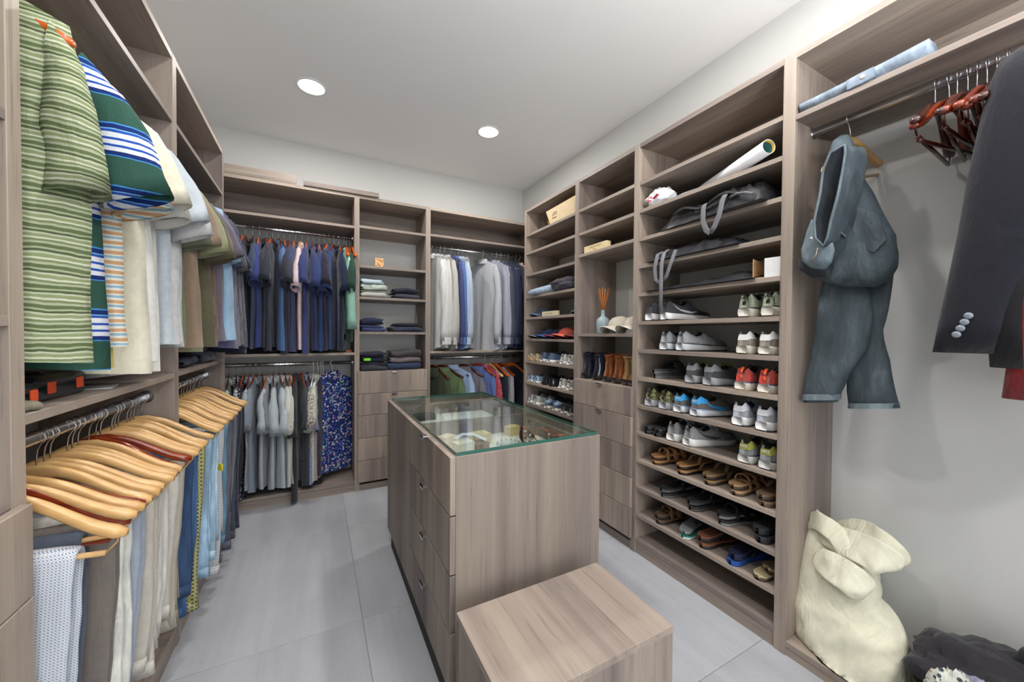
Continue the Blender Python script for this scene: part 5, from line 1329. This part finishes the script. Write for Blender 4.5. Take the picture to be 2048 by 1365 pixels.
# cloth between the waistband and the seat
q = MB(); q.grid(lambda i, j: rg[i % len(rg)] * (1 - j / 3) + (Vector((0.0, 0, 0)) + rg[i % len(rg)] + Vector((.085, (rg[i % len(rg)].y - ctr.y) * .9 - .004, 0))) * (j / 3), len(rg), 4, True); q.build('waist_panel', JM, je, True)
q = silh(dens([(440, 1622, 1650, 1.64, .012), (470, 1612, 1662, 1.635, .022), (500, 1603, 1668, 1.635, .028), (524, 1606, 1662, 1.64, .028), (540, 1622, 1650, 1.65, .014)]), amp=.006); q.build('fly_front', JL, je, True)
q = silh(dens([(520, 1598, 1650, 1.66, .020), (540, 1600, 1656, 1.66, .028), (556, 1622, 1655, 1.67, .014)]), amp=.006); q.build('turned_pocket', JD, je, True)
for (x0, y0, x1, y1) in ((1684, 368, 1704, 372), (1660, 452, 1692, 474), (1630, 440, 1606, 478)):
    MB().path([at(x0, y0, X=1.66) - JB, at((x0 + x1) / 2, (y0 + y1) / 2 - 3, X=1.652) - JB, at(x1, y1, X=1.665) - JB], [(.002, .005)] * 3, 6).build('belt_loop', JL, je, True)
bp = [at(px_, py_, X=1.672) - JB for px_, py_ in ((1716, 415), (1757, 428), (1772, 480), (1748, 505), (1700, 492), (1702, 470))]
q = MB(); q.v = [tuple(v_) for v_ in bp] + [tuple(v_ + Vector((.012, 0, 0))) for v_ in bp]; q.f = [tuple(range(6)), tuple(range(11, 5, -1))] + [(i, (i + 1) % 6, 6 + (i + 1) % 6, 6 + i) for i in range(6)]
q.build('back_pocket', JM, je, False)
o = MB().lathe([(.0005, .003), (.005, .003), (.007, 0)], 12).build('metal_button', CHROME, je, True); o.location = at(1623, 478, X=1.612) - JB; o.rotation_euler = (0, radians(-90), 0)
MB().path([at(1636, 496, X=1.606) - JB, at(1632, 510, X=1.604) - JB, at(1622, 522, X=1.610) - JB], .0018, 6).build('zipper', metal((.7, .6, .4, 1), .3), je, True)

# cream laundry sack
CRM = fab(C(240, 237, 212), .75, .6, 7, .03)
SB = Vector((1.84, .66, .061))
sk = thing('laundry_sack', 'stuffed cream cotton sack leaning against the right wall', 'laundry bag', SB)
rows = [(1012, 1590, 1598, 1.93, .010), (1022, 1588, 1622, 1.925, .022), (1050, 1590, 1668, 1.91, .045), (1090, 1586, 1716, 1.895, .070), (1130, 1583, 1748, 1.88, .088), (1170, 1584, 1752, 1.87, .098), (1200, 1588, 1755, 1.86, .105), (1240, 1596, 1785, 1.85, .115), (1280, 1606, 1808, 1.84, .125), (1320, 1622, 1822, 1.83, .130), (1350, 1636, 1822, 1.825, .132), (1385, 1652, 1812, 1.82, .128), (1412, 1668, 1796, 1.82, .112), (1424, 1685, 1780, 1.82, .08)]
b = MB(); rings = []
for y, xl, xr, X, hd in dens(rows, 4):
    l_, r_ = at(xl, y, X=X) - SB, at(xr, y, X=X) - SB; rings.append(((l_ + r_) / 2, (l_ - r_) / 2, Vector((hd, 0, 0))))
b.tube(rings, 60, 2.15)
def crk(p, s): return 1 - 3 * abs(nz(p[0] * s, p[1] * s, p[2] * s * 1.3))
for i, p in enumerate(b.v):
    d = .014 * nz(p[0] * 7, p[1] * 7, p[2] * 5) + .007 * crk((p[0], p[1] + 2, p[2]), 8) + .004 * crk(p, 17) + .002 * nz(p[0] * 50, p[1] * 50, p[2] * 50)
    c_ = Vector((0, .02, p[2])); n_ = (Vector(p) - c_).normalized(); b.v[i] = (p[0] + n_.x * d, p[1] + n_.y * d, max(.001, p[2] + d * .3))
b.build('sack_body', CRM, sk, True)
def flap(nm, pts, w, th_, k=18, seed=0):
    """soft folded strip of cloth through photo positions (px, py, X)"""
    P = [at(*q[:2], X=q[2]) - SB for q in pts]; b = MB(); rings = []; n_ = len(P)
    for j in range(k):
        t = j / (k - 1) * (n_ - 1); i = min(int(t), n_ - 2); f = t - i
        p0, p1, p2, p3 = P[max(i - 1, 0)], P[i], P[i + 1], P[min(i + 2, n_ - 1)]
        c = .5 * ((2 * p1) + (p2 - p0) * f + (2 * p0 - 5 * p1 + 4 * p2 - p3) * f * f + (3 * p1 - p0 - 3 * p2 + p3) * f ** 3)
        d = ((p2 - p0) * (1 - f) + (p3 - p1) * f).normalized(); sd = d.cross(Vector((-.85, -.2, .35))).normalized(); nn = sd.cross(d)
        u = j / (k - 1); e = sqrt(max(0, 1 - abs(2 * u - 1) ** 5)) + .03; wi = w[0] * (1 - u) + w[1] * u
        rings.append((c, sd * wi * e, nn * th_ * e * (1 + .3 * sin(7 * u + seed))))
    b.tube(rings, 32, 2.3)
    for i, p in enumerate(b.v): b.v[i] = (p[0] + .018 * nz(p[0] * 16, p[1] * 16, p[2] * 16 + seed), p[1] + .008 * nz(p[0] * 16 + 5, p[1] * 16, p[2] * 16), p[2] + .010 * nz(p[0] * 18, p[1] * 18 + seed, p[2] * 18))
    b.build(nm, CRM, sk, True)
flap('draped_flap', ((1640, 1066, 1.86), (1690, 1085, 1.82), (1740, 1108, 1.80), (1768, 1128, 1.80), (1778, 1146, 1.81)), (.050, .060), .008, 24, 1)
flap('draped_flap', ((1672, 1056, 1.92), (1720, 1064, 1.90), (1762, 1092, 1.88), (1788, 1120, 1.88), (1792, 1136, 1.88)), (.050, .046), .008, 24, 2)
flap('draped_flap', ((1628, 1110, 1.80), (1670, 1138, 1.77), (1710, 1165, 1.76), (1738, 1190, 1.78)), (.050, .058), .008, 22, 3)
flap('gathered_neck', ((1592, 1050, 1.90), (1630, 1040, 1.86), (1664, 1062, 1.83), (1700, 1110, 1.81), (1726, 1142, 1.81)), (.032, .036), .009, 22, 4)
flap('gathered_neck', ((1590, 1044, 1.93), (1594, 1022, 1.94), (1612, 1020, 1.93), (1640, 1045, 1.90)), (.024, .034), .011, 18, 5)

# heap of clothes, lower right corner
def heap(name, label, cat, loc, r, mat, seed, **k):
    g = thing(name, label, cat, loc); blob('cloth', mat, g, (0, 0, r[2] * .8), r, seed, nu=60, nv=34, flat=-r[2] * .79, **k); return g
DG = fab(C(50, 48, 54), .8, .5, 8)
h1 = heap('dark_jacket', 'crumpled dark grey jacket, largest piece of the clothes heap in the corner', 'jacket', (1.865, .225, .061), (.18, .25, .135), DG, 3, amp=.30, freq=1.8, crease=.7)
tb = MB(); tb.path([(-.02, .18, .19), (.02, .10, .235), (.03, .02, .225), (.05, -.05, .24)], [(.012, .04), (.022, .055), (.03, .06), (.03, .05)], 16)
for i, (x, y, z) in enumerate(tb.v): tb.v[i] = (x, y + .01 * nz(x * 20, y * 20, z * 20), z + .02 * nz(x * 14, y * 14, z * 14))
tb.build('jacket_sleeve', DG, h1, True)
tb = MB(); tb.path([(.08, .03, .22), (.06, .0, .28), (.05, -.03, .325), (.04, -.07, .29), (.03, -.14, .27), (.02, -.22, .24)], [(.02, .05), (.03, .06), (.02, .04), (.04, .06), (.05, .07), (.05, .07)], 18)
for i, (x, y, z) in enumerate(tb.v): tb.v[i] = (x, y + .01 * nz(x * 20, y * 20, z * 20), z + .03 * nz(x * 12, y * 12, z * 12))
tb.build('jacket_collar', DG, h1, True)
heap('lavender_shirt', 'crumpled lavender grey shirt below the dark jacket in the corner heap', 'shirt', (1.645, .235, .0005), (.09, .12, .19), fab(C(128, 132, 152), .8, .6, 10), 7, amp=.25, freq=2.0, crease=.8)
heap('patterned_shirt', 'white patterned shirt at the front of the corner heap', 'shirt', (1.61, .335, .0005), (.07, .07, .178), printed(C(206, 206, 196), (C(70, 76, 86), C(206, 206, 196), C(150, 140, 110)), 75), 5, amp=.2, freq=2.2, crease=.8)

# folded clothes in the middle back bay
YF = YB + .15
def fc(row, x, w, h, col, desc, seed, layers=3, z0=0.0, d=.26, pat=None, lab=''):
    z = {0: 1.612, 1: 1.322, 2: 1.0}[row] if False else row
    folded('folded_clothes', desc, 'folded clothes', (x, YF, z + z0 + .0008), (w, d, h), pat or fab(C(*col)), seed, layers, rough=1.7)
Z1, Z2, Z3 = 1.612, 1.322, .993
fc(Z1, .425, .21, .060, (170, 170, 162), 'grey-beige folded shirt, bottom of the light stack', 3, 3)
fc(Z1, .435, .215, .045, (196, 206, 192), 'pale green folded shirt, middle of the light stack', 5, 2, .062)
fc(Z1, .415, .18, .040, (182, 200, 212), 'pale blue folded shirt on top of the light stack', 7, 2, .110)
fc(Z1, .705, .21, .045, (66, 66, 80), 'slate folded shirt beneath a black one, right side of the upper clothes shelf', 9, 2)
fc(Z1, .70, .20, .045, (38, 40, 54), 'black navy folded shirt on top, right side of the upper clothes shelf', 11, 2, .047)
fc(Z2, .425, .19, .060, (54, 64, 104), 'blue folded tee at the bottom left of the middle clothes shelf', 13, 3)
fc(Z2, .42, .18, .050, (42, 46, 74), 'navy folded tee on the blue one, left of the middle clothes shelf', 15, 2, .062)
fc(Z2, .705, .27, .045, (48, 54, 76), 'dark blue folded sweater, right of the middle clothes shelf', 17, 2)
fc(Z2, .715, .24, .030, (42, 42, 50), 'charcoal folded sweater on top of the dark blue one', 19, 1, .046)
fc(Z3, .43, .21, .070, (54, 56, 66), 'charcoal folded trousers at the bottom left of the lowest clothes shelf', 21, 3)
fc(Z3, .43, .19, .075, (40, 44, 62), 'navy folded garment, top left of the lowest clothes shelf', 23, 3, .072)
fc(Z3, .69, .29, .055, (46, 58, 84), 'dark blue folded jeans at the bottom right of the lowest clothes shelf', 25, 2)
fc(Z3, .70, .28, .050, (112, 104, 106), 'mauve grey folded sweater in the middle of the right lower stack', 27, 2, .057)
fc(Z3, .70, .26, .055, (72, 68, 72), 'dark taupe folded sweater on top of the right lower stack', 29, 2, .110)
boxthing('green_label', 'bright green cloth tag peeking out of the navy folded garment', 'tag', (.375, YF - .142, Z3 + .085), (.055, .02, .022), plain(C(120, 214, 50), .7, name='green_cloth'), 0, .003)
ab = thing('art_block', 'small amber block with brown marks on the second shelf of the back bay', 'ornament', (.478, YB + .06, 1.8725))
MB().box(-.036, .036, -.012, .012, 0, .078, .002).build('block', plain(C(222, 176, 122), .5, name='amber_wood'), ab)
BRK = plain(C(110, 62, 26), .6, name='burnt_mark')
for k, (x, z, w, h, a) in enumerate(((-.016, .066, .008, .006, 30), (.004, .060, .010, .012, -30), (.02, .050, .005, .022, 0), (-.014, .026, .005, .022, 5), (.002, .018, .006, .014, -30), (-.027, .012, .005, .008, 20), (.030, .062, .004, .014, 0), (.031, .012, .004, .010, 0))):
    o = MB().box(-w / 2, w / 2, -.0006, .0006, -h / 2, h / 2).build('brown_mark', BRK, ab); o.location = (x, -.0126, z); o.rotation_euler = (0, radians(a), 0)
boxthing('wooden_cedar_block', 'small orange-brown cedar block at the right end of the back hanging shelf', 'block', (.235, 3.36, 1.1505), (.045, .03, .018), plain(C(160, 92, 60), .5, name='cedar'), .2)
folded('dark_trousers', 'black folded trousers lying under the hanging shirts on the back shelf', 'folded clothes', (-.17, 3.45, 1.1508), (.66, .24, .030), fab(C(30, 30, 36)), 41, 1)
folded('dark_cloth', 'black folded blanket on the base shelf below the patterned shirts', 'folded clothes', (-.25, 3.46, .0858), (.60, .26, .05), fab(C(28, 28, 30)), 43, 1)
folded('black_sweaters', 'black folded garments on the base shelf under the far lower left rail', 'folded clothes', (-.70, 2.45, .0858), (.24, .7, .05), fab(C(34, 34, 38)), 45, 1)
folded('folded_jeans', 'dark folded jeans on the middle left shelf beneath the navy tees', 'folded clothes', (-.66, 2.30, 1.141), (.20, .24, .045), denim(C(74, 80, 92)), 47, 2, radians(90))
folded('folded_navy_tees', 'navy folded clothes in a low stack on the far middle left shelf', 'folded clothes', (-.66, 2.62, 1.141), (.30, .24, .085), fab(C(40, 44, 62)), 49, 3, radians(90))
# tool case and cloth on the near left shelf
tc = thing('tool_case', 'black plastic case with orange latches on the near left shelf', 'case', (-.70, 1.36, 1.1375))
MB().box(-.135, .135, -.10, .10, .0, .030, .008).build('case_base', plain(C(44, 46, 50), .35, name='black_plastic'), tc)
MB().box(-.137, .137, -.102, .102, .0305, .060, .010).build('case_lid', plain(C(38, 40, 44), .3, name='black_plastic'), tc)
for x, y, sx_, sy_ in ((.1385, -.06, .004, .028), (.1385, .06, .004, .028), (.05, -.1035, .030, .004)):
    MB().box(x - sx_ / 2, x + sx_ / 2, y - sy_ / 2, y + sy_ / 2, .018, .046, .001).build('latch', plain(C(226, 84, 40), .4, name='orange_plastic'), tc)
MB().box(-.10, .10, -.012, .012, .0605, .066, .003).build('carry_handle', plain(C(30, 30, 32), .3, name='black_plastic'), tc)
c2 = thing('tool_case', 'second black case with an orange latch, half hidden at the left edge', 'case', (-.66, 1.165, 1.1375))
MB().box(-.115, .115, -.05, .05, .0, .026, .006).build('case_base', plain(C(40, 42, 46), .35, name='black_plastic'), c2)
MB().box(-.117, .117, -.052, .052, .0265, .052, .008).build('case_lid', plain(C(34, 36, 40), .3, name='black_plastic'), c2)
MB().box(.117, .121, .015, .037, .014, .040, .001).build('latch', plain(C(226, 84, 40), .4, name='orange_plastic'), c2)
folded('folded_cloth', 'beige-grey folded cloth on the edge of the near left shelf', 'cloth', (-.545, 1.150, 1.1375), (.05, .07, .022), fab(C(128, 122, 104)), 51, 1)
boxthing('paper_leaflet', 'white paper leaflet right of the black case on the left shelf', 'paper', (-.62, 1.545, 1.1375), (.16, .10, .003), plain(C(214, 216, 220), .5, name='white_paper'), .2, .0004)
# yellow tag on the light blue jeans
boxthing('yellow_tag', 'yellow folded paper tag clipped to the pale blue jeans', 'tag', (-.40, 2.163, .660), (.004, .045, .032), plain(C(226, 208, 40), .6, name='yellow_paper'), .6, .004)

# contents of the island display
ZT = .7875
boxthing('ring_box', 'pale cardboard gift box in the island display, nearest the drawer side', 'box', (.535, 1.66, ZT), (.075, .06, .045), plain(C(222, 204, 178), .7, name='pale_card'), .5)
boxthing('cream_box', 'cream cardboard box at the near left corner of the display', 'box', (.565, 1.52, ZT), (.085, .055, .050), plain(C(228, 218, 196), .7, name='pale_card'), .25)
boxthing('kraft_box', 'pale yellow square box behind the brown one in the display', 'box', (.69, 1.63, ZT), (.085, .075, .048), plain(C(220, 200, 150), .7, name='pale_card'), .1)
boxthing('brown_box', 'brown leather box under the white strap in the display', 'box', (.648, 1.535, ZT), (.07, .06, .035), plain(C(130, 92, 70), .6, name='brown_leather'), .1)
MB().path([(-.07, .0, .055), (-.03, .01, .068), (.02, .0, .064), (.07, -.03, .040)], [(.002, .016)] * 4, 10).build('paper_strap', plain(C(232, 234, 240), .5, name='white_paper')).location = (.61, 1.56, ZT)
tag(bpy.data.objects['paper_strap'], 'white curled paper strip lying over the boxes in the display', 'paper')
br = MB(); br.path([(.052 * cos(2 * pi * k / 32), .045 * sin(2 * pi * k / 32), .012) for k in range(34)], [(.010, .004)] * 34, 8, False)
o = thing('beaded_bracelet', 'white oval bracelet with beads lying in the display', 'bracelet', (.775, 1.50, ZT)); br.build('band', plain(C(214, 218, 212), .3, name='enamel'), o, True)
for k in range(14):
    a = 2 * pi * k / 14; q = MB().lathe([(.0005, .004), (.004, .0025), (.0045, 0)], 8).build('bead', plain(C(120, 120, 112), .3, name='bead'), o, True); q.location = (.053 * cos(a), .046 * sin(a), .0225)
def watch(label, loc, rz, strap, r=.034):
    w = thing('wristwatch', label, 'watch', loc, rz); b = MB(); b.path([(0, r * cos(2 * pi * k / 26), r * .98 + r * .95 * sin(2 * pi * k / 26)) for k in range(28)], [(.0018, .010)] * 28, 8, False, up=(0, 1, 0)); b.build('strap', strap, w, True)
    d = MB().lathe([(.0005, .009), (.014, .009), (.0175, .006), (.018, 0)], 24).build('dial', metal((.35, .33, .32, 1), .25), w, True); d.location = (0, -r * .95, r); d.rotation_euler = (radians(90), 0, 0)
    return w
watch('dark strapped wristwatch standing in the island display', (.885, 1.53, ZT), .3, P_(60, 48, 44))
watch('brown strapped wristwatch in the middle of the display watches', (.915, 1.60, ZT), -.1, P_(150, 86, 52), .032)
watch('orange-brown leather wristwatch, rightmost in the display', (.955, 1.50, ZT), .9, P_(190, 104, 50), .036)
boxthing('watch_box', 'small yellow and white box behind the watches', 'box', (.895, 1.69, ZT), (.07, .05, .045), plain(C(222, 196, 130), .6, name='pale_card'), .4)
boxthing('navy_case', 'flat dark case in the far section of the island display', 'case', (.56, 2.24, ZT), (.16, .10, .03), plain(C(52, 58, 66), .5, name='dark_case'), .1)
boxthing('paper_sheet', 'pale paper sheet lying in the far section of the display', 'paper', (.66, 2.02, ZT), (.26, .20, .002), plain(C(190, 200, 204), .6, name='pale_paper'), .15, .0004)
